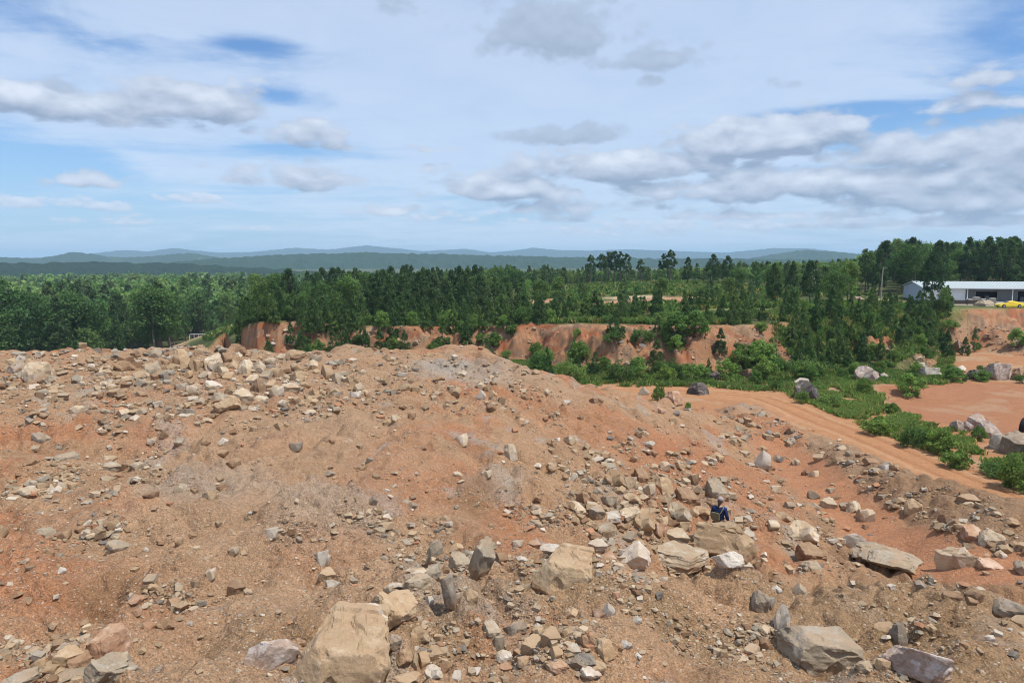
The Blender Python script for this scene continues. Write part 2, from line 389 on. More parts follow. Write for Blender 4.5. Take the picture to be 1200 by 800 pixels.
# ------------------------------------------------------------------ node helpers
def new_mat(name):
    m = bpy.data.materials.new(name); m.use_nodes = True
    nt = m.node_tree; b = nt.nodes['Principled BSDF']
    b.inputs['Specular IOR Level'].default_value = 0.25
    return m, nt, b
class N:
    def __init__(s, nt): s.nt = nt
    def n(s, t, **kw):
        nd = s.nt.nodes.new(t)
        for k_, v in kw.items(): setattr(nd, k_, v)
        return nd
    def l(s, a, b): s.nt.links.new(a, b)
    def noise(s, vec, scale, detail=4, rough=.55, dist=0.0):
        nd = s.n('ShaderNodeTexNoise'); nd.inputs['Scale'].default_value = scale
        nd.inputs['Detail'].default_value = detail; nd.inputs['Roughness'].default_value = rough; nd.inputs['Distortion'].default_value = dist
        if vec is not None: s.l(vec, nd.inputs['Vector'])
        return nd.outputs['Fac']
    def math(s, op, a, b=None, c=None, clamp=False):
        nd = s.n('ShaderNodeMath', operation=op, use_clamp=clamp)
        for k_, v in enumerate((a, b, c)):
            if v is None: continue
            if isinstance(v, (int, float)): nd.inputs[k_].default_value = v
            else: s.l(v, nd.inputs[k_])
        return nd.outputs[0]
    def ramp(s, v, a, b, lo=0.0, hi=1.0):
        nd = s.n('ShaderNodeMapRange', interpolation_type='SMOOTHSTEP')
        s.l(v, nd.inputs['Value'])
        for k_, q in (('From Min', a), ('From Max', b), ('To Min', lo), ('To Max', hi)): nd.inputs[k_].default_value = q
        return nd.outputs[0]
    def mix(s, f, a, b, mode='MIX'):
        nd = s.n('ShaderNodeMix', data_type='RGBA', blend_type=mode)
        for sock, v in ((nd.inputs[0], f), (nd.inputs[6], a), (nd.inputs[7], b)):
            if isinstance(v, (int, float)): sock.default_value = v
            elif isinstance(v, tuple): sock.default_value = (*v, 1) if len(v) == 3 else v
            else: s.l(v, sock)
        return nd.outputs[2]
    def bump(s, h, strength, dist):
        nd = s.n('ShaderNodeBump'); nd.inputs['Strength'].default_value = strength; nd.inputs['Distance'].default_value = dist
        s.l(h, nd.inputs['Height']); return nd.outputs[0]
    def pos(s): return s.n('ShaderNodeNewGeometry').outputs['Position']
    def nor(s): return s.n('ShaderNodeNewGeometry').outputs['Normal']

# ground material
def ground_mat():
    m, nt, b = new_mat('soil'); q = N(nt)
    att = q.n('ShaderNodeAttribute', attribute_name='Col').outputs['Color']
    p = q.pos()
    f1 = q.noise(p, 1.3, 6, .6); f2 = q.noise(p, 9.0, 5, .65); f3 = q.noise(p, 38.0, 4, .65)
    f4 = q.ramp(f3, .30, .70)
    c = q.mix(1.0, att, q.mix(f1, (.74, .72, .70), (1.26, 1.26, 1.26)), 'MULTIPLY')
    c = q.mix(1.0, c, q.mix(f2, (.52, .50, .48), (1.46, 1.46, 1.46)), 'MULTIPLY')
    c = q.mix(1.0, c, q.mix(f4, (.66, .65, .64), (1.34, 1.34, 1.34)), 'MULTIPLY')
    # light and dark grit
    v = q.n('ShaderNodeTexVoronoi', feature='F1'); v.inputs['Scale'].default_value = 17.0; q.l(p, v.inputs['Vector'])
    r = q.n('ShaderNodeSeparateColor'); q.l(v.outputs['Color'], r.inputs[0])
    g_near = q.math('LESS_THAN', v.outputs['Distance'], .30)
    pale = q.math('MULTIPLY', q.ramp(r.outputs[0], .70, .74), g_near)
    dark = q.math('MULTIPLY', q.ramp(r.outputs[1], .70, .74), g_near)
    c = q.mix(q.math('MULTIPLY', pale, .6), c, (.55, .48, .40)); c = q.mix(q.math('MULTIPLY', dark, .55), c, (.14, .10, .075))
    q.l(c, b.inputs['Base Color']); b.inputs['Roughness'].default_value = 1.0; b.inputs['Specular IOR Level'].default_value = 0.08
    h = q.math('ADD', q.math('MULTIPLY', f2, .10), q.math('MULTIPLY', f3, .02))
    h = q.math('ADD', h, q.math('MULTIPLY', g_near, .02))
    q.l(q.bump(h, 1.0, 1.1), b.inputs['Normal'])
    return m
SOIL = ground_mat()

jj = np.arange(NR)
V = np.stack([X, Y, Z], -1).reshape(-1, 3)
gm = mesh_np('ground', V, grid_faces(NR, NT), 4, True, colr.reshape(-1, 3))
tag(link('ground', gm, SOIL), kind='structure')

# ------------------------------------------------------------------ rocks
ICO = {}
def ico(sub):
    if sub not in ICO:
        bm = bmesh.new(); bmesh.ops.create_icosphere(bm, subdivisions=sub, radius=1.0)
        v = np.array([x.co[:] for x in bm.verts]); f = np.array([[x.index for x in p.verts] for p in bm.faces]); bm.free()
        ICO[sub] = (v, f)
    return ICO[sub]

def unit3(v): return v / np.linalg.norm(v)
def rock_verts(seed, sub, nplanes=13, rough=.03, slab=1.0):
    """a broken stone: a block cut by random planes, edges worn, faces roughened; every other one has a second lobe"""
    if sub >= 3 and seed % 2 and slab == 1.0:
        a, fa = rock_verts(seed + 50000, sub, nplanes, rough, 1.001); b, fb = rock_verts(seed + 70001, sub, nplanes, rough, 1.001)
        h_ = np.random.default_rng(seed + 5); dv = unit3(h_.normal(size=3) * [1, 1, .45])
        b = b * h_.uniform(.6, .85) + dv * h_.uniform(.28, .42) - [0, 0, .06]
        p = np.vstack([a, b]); lo, hi = p.min(0), p.max(0)
        return (p - (lo + hi) / 2) / (hi - lo), np.vstack([fa, fb + len(a)])
    g = np.random.default_rng(seed)
    bm = bmesh.new(); bmesh.ops.create_cube(bm, size=2.0)
    dims = np.array([1.0, g.uniform(.75, 1.0), g.uniform(.55, .9)])
    for v in bm.verts: v.co = Vector(np.array(v.co[:]) * dims * .95 + g.normal(size=3) * .10)
    for _ in range(nplanes):
        n_ = g.normal(size=3); n_ /= np.linalg.norm(n_)
        reach = float(np.abs(n_ * dims).sum())
        bmesh.ops.bisect_plane(bm, geom=bm.verts[:] + bm.edges[:] + bm.faces[:], dist=1e-5, plane_co=Vector(n_ * reach * g.uniform(.56, .86)), plane_no=Vector(n_), clear_outer=True)
        be = [e for e in bm.edges if e.is_boundary]
        if be: bmesh.ops.contextual_create(bm, geom=be)
    bmesh.ops.remove_doubles(bm, verts=bm.verts[:], dist=.03)
    if sub >= 3:
        bmesh.ops.bevel(bm, geom=bm.edges[:], offset=.035 if sub < 5 else .022, segments=1, profile=.5, affect='EDGES', clamp_overlap=True)
    bmesh.ops.triangulate(bm, faces=bm.faces[:])
    for _ in range({1: 0, 2: 0, 3: 1, 4: 3, 5: 4, 6: 5}[sub]):
        L = sorted(e.calc_length() for e in bm.edges); lim = L[len(L) // 2] * .9
        bmesh.ops.subdivide_edges(bm, edges=[e for e in bm.edges if e.calc_length() > lim], cuts=1)
        bmesh.ops.triangulate(bm, faces=bm.faces[:])
    bmesh.ops.recalc_face_normals(bm, faces=bm.faces[:])
    bm.normal_update()
    p = np.array([v.co[:] for v in bm.verts]); nv = np.array([v.normal[:] for v in bm.verts])
    f = np.array([[v.index for v in q.verts] for q in bm.faces]); bm.free()
    if sub >= 3:
        o = g.uniform(-50, 50, 3)
        nn = n3(p * 1.3 + o, seed) * rough * 1.3 + n3(p * 3.5 + o, seed + 9) * rough
        if sub >= 4:
            st = n3(p * 2.2 + o + 9, seed + 40)
            nn = nn + np.abs(n3(p * 8 + o, seed + 19)) * rough * .5 - .055 * sstep(.10, .17, st) - .04 * sstep(.36, .42, st) + (.5 * rough * gnoise(p[:, 2] * 6 + .6 * n3(p * 2 + o, seed + 71), p[:, 0] * .9, seed + 70) if sub >= 5 else 0)
        if sub >= 5: nn = nn + n3(p * 20 + o, seed + 29) * rough * .3
        p = p + nv * nn[:, None]
    M = np.array(Matrix.Rotation(g.uniform(0, 6.28), 3, 'Z') @ Matrix.Rotation(g.normal() * .42, 3, 'X') @ Matrix.Rotation(g.normal() * .42, 3, 'Y'))
    p = p @ M.T
    lo, hi = p.min(0), p.max(0)
    p = (p - (lo + hi) / 2) / (hi - lo)
    return p, f

def rock_mat(name, c1, c2, c3, dust, veins=0.0, vein=(.7, .68, .64), vt=.52):
    m, nt, b = new_mat(name); q = N(nt)
    p = q.pos(); oi = q.n('ShaderNodeObjectInfo').outputs['Random']
    off = q.n('ShaderNodeVectorMath', operation='SCALE'); off.inputs[0].default_value = (31, 57, 83); q.l(oi, off.inputs['Scale'])
    ad = q.n('ShaderNodeVectorMath', operation='ADD'); q.l(p, ad.inputs[0]); q.l(off.outputs[0], ad.inputs[1]); p2 = ad.outputs[0]
    a = q.noise(p2, 1.1, 5, .6, .6); f = q.noise(p2, 6.0, 6, .65); h = q.noise(p2, 30.0, 4, .65)
    c = q.mix(q.ramp(a, .38, .62), c1, c2)
    c = q.mix(q.ramp(f, .52, .70), c, c3)
    if veins:
        w_ = q.noise(p2, 1.7, 5, .6, 1.2)
        c = q.mix(q.math('MULTIPLY', q.ramp(w_, vt, vt + .08), veins), c, vein)
    c = q.mix(1.0, c, q.mix(h, (.70, .69, .68), (1.28, 1.28, 1.28)), 'MULTIPLY')
    c = q.mix(1.0, c, q.mix(oi, (.82, .82, .82), (1.18, 1.16, 1.14)), 'MULTIPLY')
    sx = q.n('ShaderNodeSeparateXYZ'); q.l(q.nor(), sx.inputs[0])
    dm = q.math('MULTIPLY', q.ramp(sx.outputs[2], .35, .95), q.ramp(q.noise(p2, 2.6, 4, .6), .36, .62))
    c = q.mix(q.math('MULTIPLY', dm, dust), c, (.37, .25, .155))
    ob = q.n('ShaderNodeSeparateXYZ'); q.l(q.n('ShaderNodeTexCoord').outputs['Object'], ob.inputs[0])
    ft = q.ramp(q.math('ADD', ob.outputs[2], q.math('MULTIPLY', q.noise(p2, 3.5, 4, .6), .5)), .22, -.02)
    c = q.mix(q.math('MULTIPLY', ft, .6), c, (.315, .19, .105))
    q.l(c, b.inputs['Base Color']); b.inputs['Roughness'].default_value = .93; b.inputs['Specular IOR Level'].default_value = .15
    hh = q.math('ADD', q.math('MULTIPLY', f, .06), q.math('MULTIPLY', h, .016))
    q.l(q.bump(hh, .8, .6), b.inputs['Normal'])
    return m
RM = {
    't': rock_mat('tan_stone', (.40, .295, .185), (.34, .23, .135), (.46, .365, .26), .6),
    'c': rock_mat('cream_stone', (.47, .38, .265), (.39, .29, .19), (.55, .48, .38), .45, .3, (.68, .65, .60)),
    'g': rock_mat('grey_stone', (.335, .275, .20), (.265, .215, .155), (.41, .35, .27), .6, .25, (.50, .47, .42)),
    'w': rock_mat('white_stone', (.52, .475, .41), (.43, .365, .29), (.60, .57, .52), .4, .4, (.40, .36, .33)),
    'b': rock_mat('brown_stone', (.29, .19, .115), (.23, .14, .085), (.36, .26, .17), .4),
    'x': rock_mat('black_stone', (.10, .088, .080), (.065, .058, .055), (.17, .15, .135), .15, .35, (.42, .40, .38), .56),
    'k': rock_mat('chipped_tan_stone', (.33, .24, .15), (.28, .19, .115), (.39, .30, .21), .5, .85, (.60, .57, .52), .60),
    'd': rock_mat('dark_stone', (.23, .188, .142), (.165, .135, .105), (.30, .25, .195), .55, .3, (.38, .36, .33)),
    'r': rock_mat('reddish_stone', (.385, .245, .16), (.34, .195, .12), (.47, .36, .27), .45, .3, (.62, .52, .46)),
    'p': rock_mat('purplish_stone', (.36, .275, .225), (.28, .21, .17), (.50, .45, .42), .35, .5, (.62, .58, .55)),
}
CN = {'x': 'black', 'k': 'tan', 't': 'tan', 'c': 'cream', 'g': 'grey', 'w': 'white', 'b': 'brown', 'd': 'dark', 'r': 'reddish', 'p': 'purplish'}
PROTO = {}
def rock_mesh(kind, seed, colour):
    key = (kind, seed, colour)
    if key not in PROTO:
        sub = {'hero': 6, 'big': 5, 'mid': 4, 'small': 3}[kind]
        p, f = rock_verts(1000 + seed, sub, slab=1.0)
        me = mesh_np('rock', p, f, 3, True); me.set_sharp_from_angle(angle=math.radians(30)); me.materials.append(RM[colour])
        PROTO[key] = me
    return PROTO[key]

LABELLED = []      # (object, px, kind words, plural words, place phrase)
def rock(px, py, wpx, hpx, colour, place, seed=None, label=None, tilt=0.0, sink=.36, depth=None, group=None, dist=None):
    x, y, z = at(px, dist) if dist else hit(px, min(py + hpx * .40, 850), 16.0 if 690 < px < 1180 and py < 666 else 5.0)
    dist = math.sqrt(x * x + y * y + (z - CZ) ** 2)
    wm, hm = wpx * dist / F, hpx * dist / F
    if not label: hm *= .80
    kind = 'hero' if wpx > 60 else 'big' if wpx > 32 else 'mid' if wpx > 17 else 'small'
    sd = (seed if seed is not None else random.randrange(9 if kind != 'small' else 14))
    me = rock_mesh(kind, sd + {'hero': 300, 'big': 200, 'mid': 100, 'small': 0}[kind], colour)
    name = 'boulder' if wpx >= 34 else 'rock'
    o = link(name, me)
    dm = (depth if depth else .5 * (wm + hm) * random.uniform(.85, 1.15))
    sa = (CZ - z) / dist; ca = math.sqrt(1 - sa * sa)          # what the height has to be to look that tall from above
    hz = max((hm - .45 * dm * sa) / ca, .5 * hm) / (1 - sink)
    az = math.atan2(x, y)
    off = dm * .42
    o.scale = (wm, dm, hz)
    o.location = (x + off * math.sin(az), y + off * math.cos(az), z + hz * (.5 - sink))
    zc = float(height(o.location.x, o.location.y))
    o.location.z = min(max(o.location.z, zc + hz * .05), zc + hz * .42)
    o.rotation_euler = (0, tilt, -az)
    o['category'] = 'boulder' if name == 'boulder' else 'rock'
    if label: o['label'] = label
    else:
        sz = 'large' if wpx >= 34 else 'medium' if wpx >= 20 else 'small'
        sh = 'flat slab' if hpx < wpx * .5 else 'upright stone' if hpx > wpx * 1.25 else 'angular rock'
        LABELLED.append((o, px, f'{sz} {CN[colour]} {sh}', f'{CN[colour]} rocks', place))
    o['group'] = group or f'rocks {place}'
    return o

# ------------------------------------------------------------------ the rocks one can pick out: column, row, width, height (photo pixels), colour
def rocks(place, table):
    for e in table.replace('\n', ' ').split(';'):
        e = e.strip()
        if not e: continue
        a = e.split(',')
        rock(float(a[0]), float(a[1]), float(a[2]), float(a[3]), a[4], place)
rocks('in the rock band along the left mound crest', '''180,414,17,14,g;211,420,23,25,t;190,424,15,11,b;228,426,14,22,t;250,424,22,24,c;253,429,18,18,g;265,419,13,14,b;279,409,20,16,b;289,431,18,20,c;
236,411,14,9,t;258,408,12,9,g;179,432,18,18,g;166,438,13,8,g;147,429,22,14,b;203,430,14,9,t;19,433,16,9,p;24,421,10,10,w;35,428,16,12,t;250,450,19,11,w;228,457,17,12,c;270,457,13,13,t;212,452,13,7,g;
116,454,10,6,c;130,454,9,6,t;166,462,12,7,b;154,475,18,8,t;90,480,16,10,c;124,482,11,8,g;165,482,14,8,g;255,467,22,15,g;285,464,24,22,c;234,470,12,10,g;247,487,12,6,b;60,446,18,9,g;
303,452,18,20,b;303,432,16,14,c;324,457,17,15,c;323,436,17,14,t;340,454,24,13,c;350,441,20,14,t;396,443,18,16,c;412,446,19,13,t;427,461,11,8,t;372,460,20,14,t;362,482,18,6,c;306,468,18,12,c;332,474,12,10,c;
347,415,24,13,t;318,424,16,10,c;370,420,14,13,g;366,428,18,12,c;348,430,15,13,t;312,440,15,12,g;384,436,16,22,t;300,419,14,12,t;330,418,12,9,c;345,407,16,9,t;268,441,14,12,t;240,440,14,10,g;220,440,12,9,t;272,428,14,14,t;262,434,12,10,c;296,444,14,12,c;318,450,12,10,t;358,450,14,9,t''')
rocks('on the red slope below the left crest', '''49,514,18,14,d;78,535,26,9,g;192,511,10,10,b;180,519,13,8,c;211,520,12,9,g;262,518,14,9,w;260,532,16,8,b;130,537,14,8,c;131,547,20,12,g;150,544,18,10,b;160,546,15,8,g;127,561,16,8,c;137,557,13,8,b;
36,567,13,11,g;50,569,12,9,t;40,579,30,12,c;65,574,12,9,w;80,568,17,11,t;212,572,14,11,g;177,580,17,10,b;247,580,18,13,t;274,545,16,10,b;37,541,15,10,b;330,500,18,11,t;347,525,15,13,d;386,516,14,7,b;421,548,15,6,b;386,556,12,8,d;437,589,13,9,d;482,591,16,9,d''')
rocks('on the bare dirt of the central mound', '''455,495,13,7,t;464,490,12,10,c;483,488,9,9,b;475,453,17,12,t;514,444,15,7,b;540,438,14,7,c;533,461,17,12,t;564,463,12,12,w;577,461,12,10,t;577,479,15,11,b;540,514,16,17,c;495,524,10,6,b;537,555,12,9,c;570,556,14,12,c;
615,465,10,9,b;639,459,9,8,c;664,470,10,6,w;699,469,18,10,b;680,490,9,5,b;669,516,18,13,c;647,522,10,7,b;759,521,17,8,w;764,531,13,7,b;755,528,10,6,g;748,509,8,8,t;745,538,13,8,b;778,546,14,14,c;798,549,18,9,t;840,534,16,11,t;772,480,16,10,r;653,514,7,5,w''')
rocks('in the broken rock heap beside the person', '''721,560,26,24,t;752,556,20,23,b;736,566,25,17,c;775,568,29,24,t;760,575,15,17,c;810,561,17,16,b;805,580,30,24,b;780,583,14,17,t;675,595,24,18,c;688,584,26,23,b;714,588,24,14,g;700,603,20,17,g;715,605,26,14,w;
736,604,33,19,c;754,603,15,16,t;795,600,30,27,c;755,619,24,22,t;740,586,20,12,t;822,602,22,12,t;800,616,20,14,t;835,592,22,12,b;710,620,22,18,g;772,623,18,18,r;793,632,30,20,c;689,561,11,10,g;708,565,12,7,g;787,612,16,11,b;825,618,18,14,t;815,630,16,14,g;738,630,16,14,g;762,590,18,12,b;725,575,16,10,t;700,574,12,9,g;775,610,15,11,t;748,640,18,10,t;728,618,15,11,b;780,645,24,10,c;812,600,14,10,t;690,612,14,10,t;845,583,12,10,b''')
rocks('behind the foreground dirt ridge', '''872,665,20,12,w;885,662,14,12,b;700,642,25,14,w;714,655,18,15,r;626,637,18,10,r;607,637,14,9,g;612,655,16,9,w;950,647,32,20,b;1012,604,16,14,c;998,594,20,17,c;950,664,24,12,g;
1162,633,24,18,c;1141,627,24,18,r;1110,608,18,11,b;1160,663,26,12,r;1197,667,15,18,g;1182,612,18,9,t;1125,618,14,8,t;918,605,18,12,t;905,618,16,12,c;925,592,12,9,g;1180,645,16,10,t;1172,650,12,9,c;1135,640,12,8,t''')
rocks('on the dirt berm beside the red road', '''1016,604,16,18,c;953,580,14,12,g;971,590,18,14,c;910,537,12,10,g;932,541,10,11,c;953,555,11,9,c;944,554,10,8,b;981,540,12,9,t;1035,547,11,8,w;1047,548,10,7,t;1020,541,17,8,b;1007,533,9,7,b;1070,595,18,17,t;1135,585,22,10,t;995,532,9,7,g;880,497,12,8,t;868,503,14,9,c;872,513,10,8,g;893,525,12,8,t;902,548,12,9,b''')
rocks('in the rubble at the bottom centre', '''462,757,18,14,d;492,745,22,20,t;472,776,25,20,b;485,775,10,22,t;496,775,15,20,t;510,766,30,17,t;520,782,12,15,b;508,788,20,18,c;535,793,11,13,w;475,795,35,14,t;556,787,14,8,w;592,783,18,10,r;591,770,18,13,w;577,740,22,22,g;597,738,16,15,d;585,757,12,18,g;607,735,22,14,d;625,757,28,22,t;646,747,24,22,t;687,752,22,20,b;707,763,26,26,t;672,766,18,14,g;652,771,15,15,t;654,784,22,13,r;630,775,11,8,w;692,795,24,12,w;669,718,16,11,t;732,755,15,11,w;747,768,10,7,w;722,699,9,9,r;701,718,15,13,r;746,726,11,12,w;712,715,16,18,w;613,777,14,12,t;630,740,14,12,t;664,742,14,14,t;700,785,20,12,t;545,755,12,9,t''')
rocks('on the grey rubble ridge near the bottom centre', '''376,653,22,22,w;384,674,20,17,t;390,683,17,13,w;319,630,15,14,w;540,658,28,23,g;587,654,16,15,b;489,683,33,20,g;464,687,18,7,w;507,669,20,17,g;521,667,11,11,b;519,680,14,12,t;504,703,9,13,w;552,700,18,18,t;488,668,24,8,c;535,640,16,10,t;575,640,12,10,g;455,694,12,9,g''')
rocks('in the dirt at the bottom left', '''52,624,22,12,g;74,629,16,11,b;139,640,25,14,g;134,617,13,10,t;2,622,12,16,t;274,648,12,11,c;210,635,9,11,t;247,677,12,15,c;177,682,15,10,g;277,689,19,18,b;160,707,15,12,r;172,711,11,8,c;159,718,12,9,r;194,732,18,13,b;176,732,15,10,r;96,730,13,9,b;204,708,15,12,b;82,775,28,20,t;94,783,24,17,b;60,785,16,10,t;39,789,10,10,g;45,778,12,11,t;72,669,9,7,w;15,753,12,12,c;25,797,33,13,g;75,795,40,15,g;112,616,9,7,t;291,693,10,9,c;180,690,14,9,t;75,761,13,9,g;85,759,12,9,g;105,765,14,10,t''')
rocks('in the dirt at the bottom right', '''891,709,20,21,d;888,744,17,9,g;897,755,15,17,b;881,762,16,12,c;1182,715,28,16,d;1195,728,15,13,t;1116,698,20,10,b;1141,699,17,14,b;1079,686,14,11,d;902,707,10,14,d;1035,780,15,13,t;1012,782,16,13,c;936,690,15,14,g;910,690,12,8,w;1035,735,22,16,t;1090,740,12,8,t;1160,748,9,7,w;1138,706,12,8,b''')
R_ = rock
def one(label, *a, **k_): return R_(*a, label=label, **k_)
one('large tan boulder with a white chipped top edge at the bottom edge', 400, 784, 116, 72, 'k', 'prominent foreground boulders', seed=8, sink=.38, group='lone boulders')
one('dusty tan boulder half buried behind the white-topped boulder', 462, 722, 54, 46, 't', 'x', seed=2, sink=.3, group='lone boulders')
one('leaning purple-and-white slab left of the large white-topped boulder', 318, 772, 52, 30, 'p', 'x', seed=4, tilt=.65, depth=.25, group='lone boulders')
one('long flat-topped tan boulder hiding the legs of the person', 859, 641, 72, 42, 't', 'x', seed=3, dist=21.4, sink=.2, depth=1.35, group='lone boulders')
one('pale weathered boulder ridge in front of the person boulder', 790, 658, 78, 28, 'c', 'x', seed=6, sink=.15, group='lone boulders')
one('grey-white boulder at the left end of the pale boulder ridge', 739, 655, 44, 28, 'w', 'x', seed=7, group='lone boulders')
one('low white rubble stone under the person boulder', 852, 668, 36, 18, 'w', 'x', seed=8, group='lone boulders')
one('dust-covered boulder with dark shaded underside in the ridge', 660, 680, 72, 34, 't', 'x', seed=8, sink=.46, group='lone boulders')
one('white slab lying against the dust-covered ridge boulder', 651, 646, 36, 15, 'w', 'x', seed=0, group='lone boulders')
one('grey striated boulder at the top of the heap above the person', 840, 575, 27, 23, 'g', 'x', seed=2, group='lone boulders')
one('cream white knobbly boulder right of the person', 941, 625, 32, 21, 'c', 'x', seed=3, group='lone boulders')
one('broad dark grey boulder on the ridge edge before the red trench', 1037, 663, 68, 25, 'g', 'x', seed=9, sink=.1, group='lone boulders')
one('tilted white-faced slab on the ridge right of the grey boulder', 1121, 658, 42, 22, 'c', 'x', seed=5, tilt=-.45, depth=.35, group='lone boulders')
one('thin white slab leaning beside the red trench', 1002, 636, 26, 14, 'w', 'x', seed=6, tilt=.6, depth=.25, group='lone boulders')
one('upright white slab beside the road end of the slope', 893, 541, 17, 20, 'w', 'x', seed=6, tilt=.35, depth=.4, group='lone boulders')
one('large grey boulder with dusty top at the bottom right', 955, 774, 86, 44, 'g', 'x', seed=10, sink=.26, group='lone boulders')
one('pale blue-white slab standing up behind the large grey boulder', 915, 731, 18, 30, 'w', 'x', seed=3, tilt=.2, depth=.2, group='lone boulders')
one('blotchy grey and purple boulder at the bottom right edge', 1072, 785, 62, 40, 'p', 'x', seed=12, sink=.22, group='lone boulders')
one('dark slab standing on edge behind the blotchy purple boulder', 1052, 750, 18, 23, 'd', 'x', seed=6, depth=.3, group='lone boulders')
one('grey upright block on the rubble ridge, leftmost of its row', 509, 648, 17, 26, 'g', 'x', seed=7, tilt=.15, group='lone boulders')
one('tall pale grey slab on the rubble ridge', 566, 662, 28, 46, 'g', 'x', seed=8, tilt=.25, sink=.1, group='lone boulders')
one('narrow dark slab standing upright in loose dirt', 527, 703, 15, 40, 'd', 'x', seed=4, tilt=-.18, sink=.1, depth=.22, group='lone boulders')
one('long dark slab lying in the bottom rubble', 682, 781, 36, 14, 'd', 'x', seed=3, group='lone boulders')
one('pinkish angular boulder above the bottom left rock pile', 127, 768, 42, 28, 'r', 'x', seed=4, group='lone boulders')
one('big grey slab at the bottom left edge of the picture', 132, 791, 52, 26, 'g', 'x', seed=5, group='lone boulders')
one('long flat-faced tan block below the crest rocks', 266, 475, 33, 17, 't', 'x', seed=9, tilt=-.12, group='lone boulders')
one('pale tan slab lying apart near the left edge of the crest', 45, 437, 28, 17, 'c', 'x', seed=4, tilt=-.3, group='lone boulders')
one('white flat stone lying on the crest right of the rock band', 417, 463, 14, 7, 'w', 'x', seed=4, group='lone boulders')
one('cream rounded boulder standing alone on the central dirt slope', 597, 530, 20, 19, 'c', 'x', seed=6, group='lone boulders')
# boulders lining the road and the quarry floor
one('black boulder with a white cap at the inner bend of the road', 945, 460, 26, 22, 'x', 'x', seed=3, group='boulders on the quarry floor')
one('white cap stone on the black boulder at the road bend', 939, 449, 16, 9, 'w', 'x', seed=2, group='boulders on the quarry floor')
one('pinkish white boulder in the weeds behind the road bend', 1016, 441, 27, 18, 'p', 'x', seed=3, group='boulders on the quarry floor')
one('small pale stone beside the pinkish white boulder', 1037, 442, 10, 8, 'w', 'x', seed=3, group='boulders on the quarry floor')
one('rounded white boulder at the back of the red pan', 1088, 438, 25, 12, 'w', 'x', seed=5, group='boulders on the quarry floor')
one('small white stone at the back edge of the red pan', 1124, 433, 12, 7, 'w', 'x', seed=5, group='boulders on the quarry floor')
one('pinkish grey boulder at the right back of the red pan', 1169, 438, 27, 18, 'p', 'x', seed=5, group='boulders on the quarry floor')
one('low dark boulder between two pale ones behind the red pan', 1144, 441, 22, 11, 'x', 'x', seed=6, group='boulders on the quarry floor')
one('brown block at the far right back of the red pan', 1196, 441, 22, 13, 'b', 'x', seed=6, group='boulders on the quarry floor')
one('purplish grey boulder, leftmost of the row beside the red pan', 1126, 501, 21, 13, 'p', 'x', seed=7, group='boulders on the quarry floor')
one('dark purple boulder in the row beside the red pan', 1145, 497, 19, 16, 'p', 'x', seed=8, group='boulders on the quarry floor')
one('dark boulder with a white face in the row beside the red pan', 1160, 507, 22, 18, 'p', 'x', seed=2, group='boulders on the quarry floor')
one('whitish boulder between the dark one and the big blue-grey one', 1170, 520, 17, 18, 'w', 'x', seed=7, group='boulders on the quarry floor')
one('big blue-grey boulder at the right edge of the row', 1190, 524, 27, 23, 'd', 'x', seed=8, group='boulders on the quarry floor')
one('black and white boulder across the road under the cliff', 831, 441, 26, 13, 'x', 'x', seed=4, group='boulders on the quarry floor')
one('small brown boulder left of the black and white boulder', 806, 443, 14, 8, 'b', 'x', seed=4, group='boulders on the quarry floor')
one('rounded brown boulder in the weeds across the road', 881, 440, 29, 14, 'b', 'x', seed=5, group='boulders on the quarry floor')
one('dark square boulder on the near side of the road', 818, 457, 26, 15, 'x', 'x', seed=6, group='boulders on the quarry floor')
one('grey boulder left of the bush beside the road', 754, 459, 15, 10, 'g', 'x', seed=8, group='boulders on the quarry floor')
one('reddish brown boulder in front of the roadside bush', 789, 466, 24, 15, 'r', 'x', seed=6, group='boulders on the quarry floor')
one('lone pinkish boulder halfway down the right hand bank', 1127, 408, 18, 14, 'r', 'x', seed=7, group='boulders on the quarry floor')

